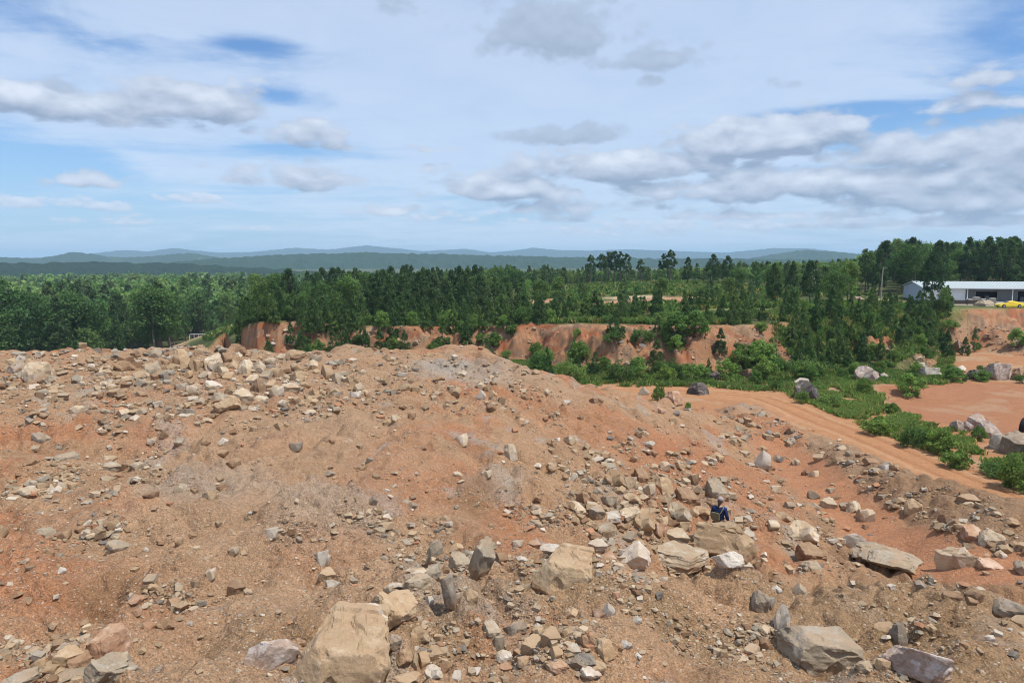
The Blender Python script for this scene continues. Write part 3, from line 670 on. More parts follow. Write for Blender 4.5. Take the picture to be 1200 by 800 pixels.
# ------------------------------------------------------------------ small loose stone that nobody could count
def rubble(name, n, mats, seed):
    g = np.random.default_rng(seed)
    protos = {1: [rock_verts(5000 + i, 2, 9) for i in range(10)], 0: [rock_verts(6000 + i, 1, 7) for i in range(8)]}
    px = g.uniform(-170, 1370, n * 8); py = 404 + (812 - 404) * g.uniform(0, 1, n * 8) ** 1.0
    size = 1.25 * (1 - g.uniform(0, 1, n * 8)) ** (-1 / 2.1)          # a power law of widths in photo pixels
    size = np.clip(size, 1.1, 9)
    Vs, Fs, Cs = [], [], []; nv = 0; cnt = 0
    P = [(85, 440, 230, 34, 2.2), (300, 445, 130, 36, 1.9), (760, 595, 110, 55, 1.4), (560, 680, 130, 34, 1.0), (600, 765, 170, 34, 1.1), (90, 775, 80, 28, 1.2), (50, 575, 60, 22, .9), (140, 550, 60, 24, .7), (1000, 610, 80, 60, .8), (960, 545, 60, 35, .8),
         (1150, 640, 60, 30, .8), (690, 590, 70, 50, .7), (140, 630, 60, 26, .8), (190, 710, 40, 30, .7), (1020, 765, 110, 30, .6), (900, 750, 30, 30, .6), (820, 665, 120, 18, .9), (160, 480, 90, 14, .8), (430, 640, 60, 40, .5), (640, 470, 60, 24, .5), (870, 500, 40, 20, 1.0), (540, 450, 90, 24, .5), (470, 620, 50, 25, .6)]
    base_c = np.array([(.34, .245, .155), (.40, .31, .215), (.29, .195, .12), (.285, .24, .185), (.45, .38, .30), (.26, .16, .095), (.19, .165, .14), (.36, .19, .11)])
    prob = np.array([.28, .2, .15, .13, .09, .08, .03, .04])
    for i in range(n * 8):
        if cnt >= n: break
        a = .07
        for (x, y, w_, h_, k_) in P:
            a += k_ * math.exp(-((px[i] - x) / w_) ** 2 - ((py[i] - y) / h_) ** 2)
        x, y, z = hit(px[i], py[i])
        r = math.hypot(x, y)
        if r > 70: continue
        ti = int(np.clip((math.atan2(x, y) + THM) / (2 * THM) * (NT - 1), 0, NT - 1)); tj = int(np.searchsorted(RR, r)); tj = min(tj, NR - 1)
        if trk[tj, ti] > .5 and g.uniform() < .92: continue
        if road_m[tj, ti] * (1 - m_w[tj, ti]) > .4: continue
        a *= .15 + 2.6 * max(0.0, float(gnoise(np.array([x / 1.3]), np.array([y / 1.3]), 77)[0]) + .10)
        if g.uniform() > a: continue
        s_ = size[i] * (1.0 + .5 * min(a, 1.2)) if size[i] > 3 else size[i]
        d3 = math.hypot(r, CZ - z); w_ = s_ * d3 / F
        vv, ff = protos[1][g.integers(10)] if s_ > 3.2 else protos[0][g.integers(8)]
        sc = np.array([w_, w_ * g.uniform(.6, 1.1), w_ * g.uniform(.35, .75)])
        ca, sa = math.cos(t_ := g.uniform(0, 6.283)), math.sin(t_)
        q_ = vv * sc
        q_ = np.stack([q_[:, 0] * ca - q_[:, 1] * sa, q_[:, 0] * sa + q_[:, 1] * ca, q_[:, 2]], 1)
        q_ += [x, y, z + sc[2] * g.uniform(-.05, .3)]
        Vs.append(q_); Fs.append(ff + nv); nv += len(q_)
        c_ = base_c[g.choice(8, p=prob)] * g.uniform(.78, 1.2)
        Cs.append(np.broadcast_to(c_, (len(q_), 3))); cnt += 1
    me = mesh_np(name, np.vstack(Vs), np.vstack(Fs), 3, False, np.vstack(Cs))
    return tag(link(name, me, mats), kind='stuff')
m_, nt_, b_ = new_mat('loose_stone'); q_ = N(nt_)
pp = q_.pos(); c_ = q_.mix(1.0, q_.n('ShaderNodeAttribute', attribute_name='Col').outputs['Color'], q_.mix(q_.noise(pp, 14, 5, .65), (.6, .6, .6), (1.35, 1.33, 1.3)), 'MULTIPLY')
nt_.links.new(c_, b_.inputs['Base Color']); b_.inputs['Roughness'].default_value = .95; b_.inputs['Specular IOR Level'].default_value = .12
nt_.links.new(q_.bump(q_.noise(pp, 30, 4, .6), .6, .03), b_.inputs['Normal'])
rubble('rubble', 34000, m_, 5)

def scree(n, seed):
    g = np.random.default_rng(seed); V_, F_, C_, nv = [], [], [], 0
    pos = by_mask_early(n, g)
    pr = [rock_verts(7000 + i, 2, 9) for i in range(8)]
    for x, y, z in pos:
        v, f = pr[g.integers(8)]; k_ = .16 * (1 - g.uniform()) ** (-1 / 2.2); k_ = min(k_, 1.1)
        q_ = v * [k_, k_ * g.uniform(.7, 1.1), k_ * g.uniform(.5, .8)] + [x, y, z + k_ * .12]
        V_.append(q_); F_.append(f + nv); nv += len(v)
        C_.append(np.broadcast_to(np.array([(.38, .27, .18), (.33, .21, .13), (.42, .36, .30), (.30, .17, .10)][g.integers(4)]) * g.uniform(.8, 1.2), (len(v), 3)))
    me = mesh_np('scree', np.vstack(V_), np.vstack(F_), 3, False, np.vstack(C_))
    return tag(link('scree', me, m_), kind='stuff')
def by_mask_early(n, g):
    mk = (cliffy > .02) * (1.2 - tt) * (1 - m_w) * (np.abs(T2) < math.radians(40)) * (T2 > math.atan2(270 - 600, F)) * (R2 < 150) * (.3 + (fbm(X, Y, 6, 3, 301) > .05))
    area = np.gradient(RR)[:, None] * R2 * (2 * THM / NT); p_ = (mk * area).ravel(); p_ /= p_.sum()
    k_ = g.choice(NR * NT, n, p=p_)
    return np.stack([X.ravel()[k_], Y.ravel()[k_], Z.ravel()[k_]], 1)
scree(2600, 9)
# ------------------------------------------------------------------ vegetation
def foliage_mat(name, trans=.4):
    m, nt, b = new_mat(name); q = N(nt)
    c = q.n('ShaderNodeAttribute', attribute_name='Col').outputs['Color']
    oi = q.n('ShaderNodeObjectInfo').outputs['Random']
    c = q.mix(1.0, c, q.mix(oi, (.78, .86, .80), (1.58, 1.38, 1.22)), 'MULTIPLY')
    q.l(c, b.inputs['Base Color']); b.inputs['Roughness'].default_value = .7; b.inputs['Specular IOR Level'].default_value = .2
    tr = q.n('ShaderNodeBsdfTranslucent'); q.l(q.mix(1.0, c, (1.0, 1.15, .72), 'MULTIPLY'), tr.inputs['Color'])
    mx = q.n('ShaderNodeMixShader'); mx.inputs[0].default_value = trans
    q.l(b.outputs[0], mx.inputs[1]); q.l(tr.outputs[0], mx.inputs[2])
    q.l(mx.outputs[0], [n for n in nt.nodes if n.type == 'OUTPUT_MATERIAL'][0].inputs['Surface'])
    return m
LEAF = foliage_mat('foliage')
BARK, ntb, bb = new_mat('bark'); qb = N(ntb)
ntb.links.new(qb.mix(qb.noise(qb.pos(), 5, 4, .6), (.09, .065, .05), (.20, .16, .13)), bb.inputs['Base Color']); bb.inputs['Roughness'].default_value = .95

def unit(v): return v / np.maximum(np.linalg.norm(v, axis=-1, keepdims=True), 1e-9)
def cards(pos, nrm, size, g, asp=.62):
    n = len(pos)
    t = unit(np.cross(nrm, g.normal(size=(n, 3)))); b = np.cross(nrm, t)
    s = (size * g.uniform(.6, 1.3, n))[:, None] * .5
    a = s * asp * g.uniform(.7, 1.3, (n, 1))
    v = np.stack([pos - t * s, pos + b * a + nrm * s * .15, pos + t * s, pos - b * a + nrm * s * .15], 1).reshape(-1, 3)
    return v, np.arange(n * 4).reshape(-1, 4)

def blobs_cards(cen, rad, n, size, g, col, flat=.8, jit=.75, var=.22):
    """leaf faces spread over a set of leafy clumps"""
    wgt = rad ** 2; k = g.choice(len(cen), n, p=wgt / wgt.sum())
    d_ = unit(g.normal(size=(n, 3)) + [0, 0, .25])
    rr = g.uniform(.55, 1.06, n)
    lump = 1 + .25 * np.sin(d_[:, 0] * 5 + k) * np.sin(d_[:, 1] * 5 + k * 2) + .18 * np.sin(d_[:, 2] * 7 + k * 3)
    p = cen[k] + d_ * (rad[k] * rr * lump)[:, None] * [1, 1, flat]
    nr = unit(d_ + jit * g.normal(size=(n, 3)))
    v, f = cards(p, nr, np.full(n, size), g)
    bc = 1 + g.uniform(-.16, .16, len(cen))
    c = np.array(col)[None] * bc[k][:, None] * g.uniform(1 - var, 1 + var, (n, 1)) * (1 + g.normal(size=(n, 3)) * .05)
    return v, f, np.repeat(c, 4, 0)

def broad_crown(seed, h, w, n, leaf, col, low=.2, nb=20, rk=1.0):
    g = np.random.default_rng(seed)
    cz, hz = h * (1 + low) / 2, h * (1 - low) / 2
    d_ = unit(g.normal(size=(nb, 3)) + [0, 0, .2]); rr = g.uniform(.35, .78, nb) ** .8
    wid = np.where(d_[:, 2] < 0, 1.0, .92)
    cen = np.stack([d_[:, 0] * w / 2 * rr * wid, d_[:, 1] * w / 2 * rr * wid, cz + d_[:, 2] * hz * rr], 1)
    rad = w * g.uniform(.11, .25, nb) * rk
    cen[:, 2] += g.uniform(-.05, .13, nb) * h * (rk < 1)
    return blobs_cards(cen, rad, n, leaf, g, col)

def pine_crown(seed, h, w, n, leaf, col, low=.3, levels=11, power=.65, gap=.0):
    """needle clumps inside a tapering, ragged envelope"""
    g = np.random.default_rng(seed); nb = levels * 5
    t_ = np.sort(g.uniform(0, 1, nb)) ** (1.15 if low < .1 else .95)
    L = w / 2 * np.maximum(.07, (1.02 - t_) ** power) * np.minimum(1, (.62 if low > .1 else .85) + t_ * 1.6)
    a = np.cumsum(g.uniform(1.6, 3.2, nb)); r = L * g.uniform(.35, 1.0, nb) ** .6
    z = h * (low + (.97 - low) * t_) + g.normal(size=nb) * h * .012 + r * .12
    rad = w * g.uniform(.085, .14, nb) * (1.15 - .55 * t_)
    keep = g.uniform(size=nb) > gap
    cen = np.stack([np.cos(a) * r, np.sin(a) * r, z], 1)[keep]; rad = rad[keep]
    cen = np.vstack([cen, [[0, 0, h * .975], [.02 * w, 0, h * .94], [0, .03 * w, h * .90], [-.03 * w, 0, h * .85]]]); rad = np.append(rad, w * np.array([.035, .055, .075, .095]))
    return blobs_cards(cen, rad, n, leaf, g, col, 1.0, .9)

def tube(path, radii, seg=7):
    path = np.array(path, float); V_, F_ = [], []
    for i, (p, r) in enumerate(zip(path, radii)):
        t_ = unit(path[min(i + 1, len(path) - 1)] - path[max(i - 1, 0)])
        u = unit(np.cross(t_, [.31, .95, .02])); v = np.cross(t_, u)
        for k_ in range(seg):
            a = 6.28319 * k_ / seg; V_.append(p + r * (u * math.cos(a) + v * math.sin(a)))
    for i in range(len(path) - 1):
        for k_ in range(seg):
            a, b = i * seg + k_, i * seg + (k_ + 1) % seg
            F_.append((a, b, b + seg, a + seg))
    return np.array(V_), np.array(F_)
def join(parts):
    V_, F_, n = [], [], 0
    for v, f in parts: V_.append(v); F_.append(f + n); n += len(v)
    return np.vstack(V_), np.vstack(F_)
def trunk_mesh(seed, h, r, limbs, up=.9, low=.3):
    g = np.random.default_rng(seed); ps = []
    k_ = 7; path = [(g.normal() * .012 * h * (i > 0), g.normal() * .012 * h * (i > 0), -.4 + (h * up + .4) * i / (k_ - 1)) for i in range(k_)]
    ps.append(tube(path, [r * (1.25 if i == 0 else 1 - .82 * i / (k_ - 1)) for i in range(k_)]))
    for _ in range(limbs):
        z = h * g.uniform(low, .78); a = g.uniform(0, 6.28); l = h * g.uniform(.14, .26)
        p0 = np.array([0, 0, z]); d_ = np.array([math.cos(a), math.sin(a), g.uniform(.3, .8)])
        ps.append(tube([p0, p0 + d_ * l * .5, p0 + d_ * l * [1, 1, 1.15]], [r * .4, r * .25, r * .08], 5))
    return join(ps)

OAK, OAK2, PINE, PINE2, YOUNG, BUSH, BRIGHT = (.085, .155, .050), (.115, .190, .062), (.058, .104, .044), (.070, .124, .048), (.088, .155, .052), (.110, .190, .055), (.150, .255, .072)
KINDS = {   # name, label words, crown builder, trunk: every kind has a few shapes
    'broadleaf_tree': [(broad_crown, dict(h=15, w=w_, n=3800, leaf=.55, col=c_, low=l_, nb=nb_)) for w_, c_, l_, nb_ in [(10, OAK, .12, 26), (8.5, OAK2, .15, 22), (11.5, OAK, .18, 30), (8, OAK2, .1, 20), (9.5, (.098, .172, .054), .14, 24)]],
    'pine_tree': [(pine_crown, dict(h=15, w=w_, n=3400, leaf=.50, col=c_, low=l_, levels=lv)) for w_, c_, l_, lv in [(6.5, PINE, .22, 12), (5.5, PINE2, .18, 13), (7.5, PINE, .3, 11), (6.0, (.063, .112, .042), .25, 12)]],
    'tall_pine': [(pine_crown, dict(h=15, w=w_, n=2200, leaf=.48, col=PINE, low=l_, levels=8, power=.45, gap=.15)) for w_, l_ in [(5.5, .5), (5, .55), (6.2, .45)]],
    'young_pine': [(pine_crown, dict(h=5, w=w_, n=2200, leaf=.26, col=c_, low=.04, levels=9, power=.8)) for w_, c_ in [(2.6, YOUNG), (3.0, PINE2), (2.3, YOUNG), (3.3, (.075, .136, .05))]],
    'shrub': [(broad_crown, dict(h=2.6, w=w_, n=2600, leaf=.2, col=c_, low=-.12, nb=30, rk=.68)) for w_, c_ in [(3.4, BUSH), (2.8, BRIGHT), (3.8, (.125, .205, .065)), (3.0, (.14, .225, .06))]],
}
TREE_PROTO = {}
def tree_proto(kind, i):
    if (kind, i) not in TREE_PROTO:
        fn, kw = KINDS[kind][i]
        sd_ = sum(map(ord, kind)) * 7 + i
        v, f, c = fn(sd_, **kw)
        cm = mesh_np('crown', v, f, 4, False, c); cm.materials.append(LEAF)
        h = kw['h']
        if kind == 'shrub': tv = join([tube([(0, 0, -.2), (a * .3, b * .3, h * .3), (a, b, h * .7)], [.05, .035, .012], 5) for a, b in ((.6, .1), (-.5, .4), (0, -.6))])
        else: tv = trunk_mesh(sd_, h, h * (.016 if 'pine' in kind else .02), 6 if kind == 'broadleaf_tree' else 5 if kind == 'tall_pine' else 0, .92, .35)
        tm = mesh_np('trunk', *tv, 4, True); tm.materials.append(BARK)
        TREE_PROTO[kind, i] = (cm, tm, h)
    return TREE_PROTO[kind, i]
KWORDS = {'broadleaf_tree': ('round-crowned leafy tree', 'leafy trees'), 'pine_tree': ('dark pine tree', 'dark pines'), 'tall_pine': ('tall bare-trunked pine', 'tall pines'), 'young_pine': ('young conical pine', 'young pines'), 'shrub': ('leafy green shrub', 'shrubs')}
def tree(kind, x, y, h, place, label=None, i=None, z=None, wide=1.0, words=None):
    i = random.randrange(len(KINDS[kind])) if i is None else i
    cm, tm, h0 = tree_proto(kind, i)
    s_ = h / h0
    o = empty(kind, (x, y, (float(height(x, y)) if z is None else z) - .05), random.uniform(0, 6.28), (s_ * wide, s_ * wide, s_))
    c = bpy.data.objects.new('crown', cm); COL.objects.link(c); c.parent = o
    t_ = bpy.data.objects.new('stem' if kind == 'shrub' else 'trunk', tm); COL.objects.link(t_); t_.parent = o
    o['category'] = 'shrub' if kind == 'shrub' else 'tree'
    px_, py_ = project(x, y, float(height(x, y)) + h * .5)
    o['group'] = f"{KWORDS[kind][1]} {place}"
    if label: o['label'] = label
    else: LABELLED.append((o, float(px_), words or KWORDS[kind][0], KWORDS[kind][1], place))
    return o

CMAX = np.maximum.accumulate((Z - CZ) / RR[:, None], 0)
def in_view(x, y, ztop):
    a, r = math.atan2(x, y), math.hypot(x, y)
    if abs(a) > math.radians(38): return False
    i = int((a + THM) / (2 * THM) * (NT - 1)); j = int(np.searchsorted(RR, r)) - 2
    return (ztop - CZ) / r > CMAX[j, i] + .004

# ---- the forest: candidates on a jittered lattice; the largest in view become trees of their own, the rest one mass
g = np.random.default_rng(77)
cand = []
CLEAR = [(735, 235, 36, 60), (760, 170, 19, 11), (810, 165, 12, 8), (742, 182, 12, 7), (640, 190, 7, 9), (632, 150, 5, 9), (258, 245, 17, 32), (258, 222, 10, 14), (265, 285, 12, 12), (505, 330, 8, 12), (548, 360, 8, 9), (1060, 152, 22, 16), (1010, 160, 17, 12), (1150, 158, 62, 24), (1300, 160, 60, 26), (345, 180, 4, 12), (408, 172, 4, 12), (680, 150, 6, 10)]
CLW = [(*at(p_, d_)[:2], a_, b_) for p_, d_, a_, b_ in CLEAR]
sp = 7.4
xs = np.arange(-1150, 1150, sp); ys = np.arange(100, 1350, sp)
GX_, GY_ = np.meshgrid(xs, ys); GX_ = GX_ + g.uniform(-.5, .5, GX_.shape) * sp * .95; GY_ = GY_ + g.uniform(-.5, .5, GY_.shape) * sp * .95
gx, gy = GX_.ravel(), GY_.ravel()
ga, gr = np.arctan2(gx, gy), np.hypot(gx, gy)
gs = gr - np.interp(ga, CLt, CLr)
gp = 600 + F * np.tan(ga)
ok = (np.abs(ga) < math.radians(41)) & (gr < 1300) & (gs > np.where(gp < 300, 20, 12)) & ((gr < 420) | (g.uniform(size=len(gr)) < np.interp(gr, [420, 1300], [1, .45])))
ok &= ~((gp < 300) & (gr < 205)) & ~((gp > 210) & (gp < 286) & (gr < 285))
for (x, y, a_, b_) in CLW: ok &= ((gx - x) / a_) ** 2 + ((gy - y) / b_) ** 2 > 1
ok &= (gp > 300) | (g.uniform(size=len(gp)) < .5)
gx, gy, ga, gr, gp, gs = [v[ok] for v in (gx, gy, ga, gr, gp, gs)]
gz = height(gx, gy)
mixn = fbm(gx, gy, 60, 3, 901)
pine_share = np.interp(gp, [200, 320, 420, 700, 900, 1000, 1300], [.12, .35, .72, .7, .45, .4, .5])
is_pine = g.uniform(size=len(gx)) < np.clip(pine_share + mixn * .9, .03, .97)
hh = np.interp(gp, [200, 320, 500, 800, 900, 1000, 1040, 1300], [16, 13.5, 11.5, 9.5, 9.5, 10.5, 14, 15]) * g.uniform(.6, 1.25, len(gx))
hh *= np.interp(gs, [12, 60], [.62, 1.0]) * np.where(gp > 280, 1, 1.05)
hh = np.where((gp > 560) & (gp < 900) & (gr < 220), hh * np.interp(gr, [120, 220], [.5, .85]), hh)
hh = np.where((gp > 640) & (gp < 900) & (gr > 290), hh * .8, hh)
hh = np.where((gp > 1000) & (gr < 150), hh * .35, hh)
hh *= np.where(is_pine, 1.06, .97) * np.where(gp < 290, 1.28, 1)
lim = np.interp(gp, [-100, 0, 200, 300, 350, 430, 500, 600, 640, 690, 740, 800, 850, 900, 1000, 1012, 1035, 1060, 1100, 1150, 1200, 1400], [318, 318, 317, 318, 313, 311, 311, 310, 311, 312, 314, 308, 306, 306, 303, 292, 283, 280, 283, 281, 282, 280])
hmax = slope_of(lim + np.abs(g.normal(size=len(gx))) * 7.0 - 1.5) * gr + CZ - gz
hh = np.clip(hh, 3.0, np.maximum(hmax, 3.5))
vis = np.array([in_view(x, y, z + h * .8) for x, y, z, h in zip(gx, gy, gz, hh)])
order = np.argsort(-(hh / gr))
cnt = {True: 0, False: 0}; rest = []
for k_ in order:
    pn = bool(is_pine[k_])
    if vis[k_] and cnt[pn] < 150 and gr[k_] < 330 and -40 < gp[k_] < 1240:
        cnt[pn] += 1
        p_, d_ = gp[k_], gr[k_]
        place = 'in the lowland forest at the left' if p_ < 290 else 'above the long cliff at the centre left' if p_ < 560 else 'behind the long grey shed' if p_ > 1035 and d_ > 165 else 'on the bench before the shed' if p_ > 1000 else 'beyond the gully in the middle' if p_ < 830 else 'between the middle clearing and the utility pole'
        tree('pine_tree' if pn else 'broadleaf_tree', gx[k_], gy[k_], hh[k_], place)
    else: rest.append(k_)

def mass(name, idx, X_, Y_, Z_, H_, pine, seed):
    """far trees merged into one mass, coarser with distance"""
    g = np.random.default_rng(seed); Vs, Fs, Cs, nv = [], [], [], 0
    LOD = {}
    for lod, (n, lf) in enumerate([(900, 1.0), (420, 1.5), (170, 2.3)]):
        for j in range(4):
            LOD[lod, 0, j] = broad_crown(3000 + j, 15, [10, 8.5, 11.5, 9][j], n, lf, (1, 1, 1), .1, 18)
            LOD[lod, 1, j] = pine_crown(3100 + j, 15, [6.5, 5.5, 7.5, 6][j], n, lf * .9, (1, 1, 1), .2, 9)
    bc = np.array([OAK, OAK2, (.098, .172, .054), (.100, .165, .058)]); pc = np.array([PINE, PINE2, (.063, .112, .042), (.056, .098, .046)])
    for k_ in idx:
        r = math.hypot(X_[k_], Y_[k_]); lod = 0 if r < 330 else 1 if r < 600 else 2
        v, f, c = LOD[lod, int(pine[k_]), g.integers(4)]
        s_ = H_[k_] / 15; a = g.uniform(0, 6.28); ca, sa = math.cos(a), math.sin(a)
        q_ = np.stack([(v[:, 0] * ca - v[:, 1] * sa) * s_ + X_[k_], (v[:, 0] * sa + v[:, 1] * ca) * s_ + Y_[k_], v[:, 2] * s_ + Z_[k_]], 1)
        base_ = (pc if pine[k_] else bc)[g.integers(4)] * g.uniform(.75, 1.5) * (1 + g.normal(size=3) * [.08, .03, .08])
        Vs.append(q_.astype(np.float32)); Fs.append(f + nv); nv += len(q_); Cs.append((c * base_).astype(np.float32))
    me = mesh_np(name, np.vstack(Vs), np.vstack(Fs), 4, False, np.vstack(Cs))
    return tag(link(name, me, LEAF), kind='stuff')
rest = [k_ for k_ in rest if vis[k_]]
mass('forest', rest, gx, gy, gz, hh, is_pine, 5)

# ---- pines one can pick out by themselves
for px, d_, top, lab in [(692, 262, 298, 'lone tall pine left of the tight pine group on the skyline'), (704, 250, 297, 'leftmost pine of the tight tall group on the skyline'), (712, 254, 294.5, 'second pine of the tight tall group on the skyline'), (719, 250, 294, 'middle pine of the tight tall group on the skyline'), (726, 253, 294.5, 'fourth pine of the tight tall group on the skyline'), (733, 250, 297, 'rightmost pine of the tight tall group on the skyline'),
                         (750, 248, 303, 'shorter pine standing between the two tall skyline groups'), (777, 236, 297, 'bushy left pine of the tall skyline pair'), (785, 232, 292, 'tallest skyline pine, over the middle clearing'), (805, 240, 301, 'single pine right of the tallest skyline pine'), (835, 235, 297, 'pine with a pointed top right of the middle clearing'), (852, 240, 299, 'dark pine between the middle clearing and the utility pole skyline')]:
    x, y, z = at(px, d_); zt = slope_of(top) * d_ + CZ
    tree('tall_pine' if px < 800 else 'pine_tree', x, y, max(zt - z, 5), 'on the skyline', lab, wide=1.15)
for px, d_, hgt, kind, lab in [(1106, 122, 5.2, 'broadleaf_tree', 'pale green open tree in front of the long grey shed'), (1096, 118, 3.6, 'young_pine', 'dark pine just below the pale tree before the shed'), (1023, 136, 4.2, 'young_pine', 'lone young pine below the right utility pole'), (1146, 117, 3.8, 'young_pine', 'young pine alone on the red bank under the yellow car'),
                               (1135, 112, 3.0, 'young_pine', 'small dark pine at the foot of the red bank'), (1197, 114, 3.2, 'shrub', 'bushy green growth at the right edge under the car'), (895, 92, 4.6, 'shrub', 'large pale green bush under the cliff near the road'), (792, 96, 4.0, 'shrub', 'bright green round bush under the cliff'), (818, 95, 3.4, 'shrub', 'wide bright bush right of the round cliff bush'), (673, 98, 3.6, 'young_pine', 'dark young pine at the foot of the orange cliff'),
                               (722, 97, 4.4, 'young_pine', 'two-toned young pine in front of the pale cliff scree'), (640, 98, 3.0, 'shrub', 'bright bush peeking over the mound edge under the cliff')]:
    x, y, z = at(px, d_)
    tree(kind, x, y, hgt, 'picked out', lab, i=1 if 'bright' in lab or 'pale' in lab and kind == 'shrub' else None)
# ---- young pines and shrubs on the cliff edge, the bank and the quarry floor
def scatter(kind, n, pxr, fr, hr, place, seed, sp_=2.2, s_range=None):
    g = np.random.default_rng(seed); done = []; tries = 0
    while len(done) < n and tries < n * 60:
        tries += 1
        px = g.uniform(*pxr); a = math.atan2(px - 600, F)
        if s_range: r = float(np.interp(a, CLt, CLr)) + g.uniform(*s_range)
        else: r = g.uniform(*fr) / math.cos(a)
        x, y = r * math.sin(a), r * math.cos(a)
        if any((x - u) ** 2 + (y - v) ** 2 < sp_ ** 2 for u, v in done): continue
        h = g.uniform(*hr); z = float(height(x, y))
        if not in_view(x, y, z + h * .7): continue
        if 1118 < px < 1195 and r * math.cos(a) > 104: continue
        done.append((x, y)); tree(kind, x, y, h, place, z=z)
scatter('young_pine', 72, (278, 600), None, (2.6, 5.8), 'along the left part of the cliff edge', 1, 2.0, (-8, 13))
scatter('young_pine', 34, (285, 462), None, (2.6, 5.0), 'at the foot of the left cliff', 16, 1.8, (-9, 2))
scatter('shrub', 26, (278, 640), None, (1.4, 3.0), 'on the face of the left cliff', 14, 1.8, (-8, 1))
scatter('shrub', 9, (620, 900), None, (1.0, 2.0), 'on the face of the middle cliff', 15, 3.0, (-9, -2))
scatter('young_pine', 40, (600, 930), None, (2.2, 5.2), 'along the middle cliff edge', 2, 2.4, (-1, 15))
scatter('young_pine', 66, (925, 1115), None, (2.4, 5.0), 'on the green bank below the shed', 3, 2.2, (-22, 8))
scatter('shrub', 26, (290, 900), None, (1.2, 2.4), 'along the cliff edge', 4, 2.0, (0, 14))
scatter('shrub', 48, (900, 1125), None, (1.0, 2.4), 'on the green bank below the shed', 5, 1.8, (-26, 16))
scatter('shrub', 32, (630, 960), (86, 97), (1.4, 3.2), 'along the foot of the cliff', 6, 1.9)
scatter('young_pine', 14, (640, 900), (88, 99), (1.8, 3.6), 'along the foot of the cliff', 7, 2.4)
scatter('shrub', 20, (960, 1230), (85, 98), (.9, 2.0), 'behind the red pan', 8, 2.0)
# ---- bushes along the road, placed one by one
def bush(px, py, wpx, hpx, lab, i=1):
    x, y, z = hit(px, py + hpx * .45); d3 = math.hypot(math.hypot(x, y), CZ - z)
    h = hpx * d3 / F * 1.05; o = tree('shrub', x, y, h, 'beside the road', lab, i=i, z=z)
    w_ = [3.4, 2.8, 3.8, 3.0][i]; s_ = wpx * d3 / F / w_
    o.scale = (s_, s_, h / 2.6); o.location.z -= .12 * h
for b_ in [(771, 460, 20, 22, 'dark green bush beside the road among reddish boulders', 0), (806, 475, 10, 9, 'small green tuft bush right of the reddish roadside boulder', 1), (1066, 452, 34, 26, 'bright green bush on the red spoil hump'), (1012, 452, 20, 20, 'dark green bush beside the pinkish boulder', 0), (940, 464, 20, 18, 'yellowish weedy bush hugging the black boulder', 2),
           (1030, 498, 38, 22, 'wide green bush in the middle of the weed strip', 3), (1072, 511, 32, 28, 'leafy bush left of the tallest roadside bush', 2), (1102, 518, 34, 30, 'round leafy bush at the end of the weed strip', 3), (1122, 538, 32, 22, 'low spreading bush nearest the road', 3), (1190, 556, 46, 40, 'dark bush cut by the right edge of the picture', 0), (1165, 550, 30, 18, 'yellowish low bush left of the edge bush', 2),
           (1146, 508, 16, 18, 'green bush between the boulders of the row', 3), (1118, 440, 26, 16, 'green bush behind the red pan, left of the pinkish boulder', 1), (1150, 441, 20, 12, 'low green bush before the dark pan boulder', 1), (975, 468, 26, 16, 'olive bush at the start of the weed strip', 2), (1045, 478, 18, 14, 'small bush at the edge of the red pan', 3)]:
    bush(*b_)

# ---- low undergrowth and grass nobody could count
def grass(name, n, sampler, seed, hr, col, blades=7, wid=.05):
    g = np.random.default_rng(seed); pos = sampler(g, n); n = len(pos)
    P_ = np.repeat(pos, blades, 0) + np.concatenate([g.normal(size=(n * blades, 2)) * .16, np.zeros((n * blades, 1))], 1)
    a = g.uniform(0, 6.283, n * blades); h = g.uniform(*hr, n * blades); lean = g.normal(size=(n * blades, 2)) * .32
    ww = wid * h / np.mean(hr)
    t_ = np.stack([np.cos(a), np.sin(a), np.zeros_like(a)], 1) * ww[:, None]
    tip = P_ + np.concatenate([lean, np.ones((len(a), 1))], 1) * h[:, None]
    mid = P_ + np.concatenate([lean * .35, np.full((len(a), 1), .55)], 1) * h[:, None]
    V_ = np.stack([P_ - t_ * .5, mid + t_, tip, mid - t_], 1).reshape(-1, 3)
    tc = np.where(g.uniform(size=(n, 1)) < .17, np.array([[.27, .235, .105]]), np.where(g.uniform(size=(n, 1)) < .3, np.array([col]) * [1.35, 1.12, 1.2], np.array([col]) * [.8, .9, .9]))
    c = np.repeat(np.repeat(tc * g.uniform(.7, 1.35, (n, 1)), blades, 0) * g.uniform(.8, 1.2, (n * blades, 1)), 4, 0)
    me = mesh_np(name, V_, np.arange(len(V_)).reshape(-1, 4), 4, False, c)
    return tag(link(name, me, LEAF), kind='stuff')
def by_mask(mask, lim):
    m_ = mask * (R2 < lim) * (np.abs(T2) < math.radians(44))
    area = np.gradient(RR)[:, None] * R2 * (2 * THM / NT); p_ = (m_ * area).ravel(); p_ = p_ / p_.sum()
    def f(g, n):
        k_ = g.choice(NR * NT, n, p=p_)
        return np.stack([X.ravel()[k_] + g.uniform(-.1, .1, n), Y.ravel()[k_] + g.uniform(-.1, .1, n), Z.ravel()[k_] - .03], 1)
    return f
gs_only = gs_m * (1 - road_m) * (1 - m_w) * sstep(-.35, .25, n2 + .6 * gnoise(X / 4, Y / 4, 93))
grass('grass', 13000, by_mask(np.clip(gs_only, 0, 1) ** 2, 95), 21, (.15, .5), (.16, .245, .07), 8, .07)
fl_m = (1 - m_w) * (s < -w - .5) * sstep(80, 85, Y) * (1 - pan_m) * (1 - road_m) * (Y < 125) * (T2 > -.02) * (T2 < .55) * sstep(-.6, .1, n2 + .6 * gnoise(X / 4, Y / 4, 94))
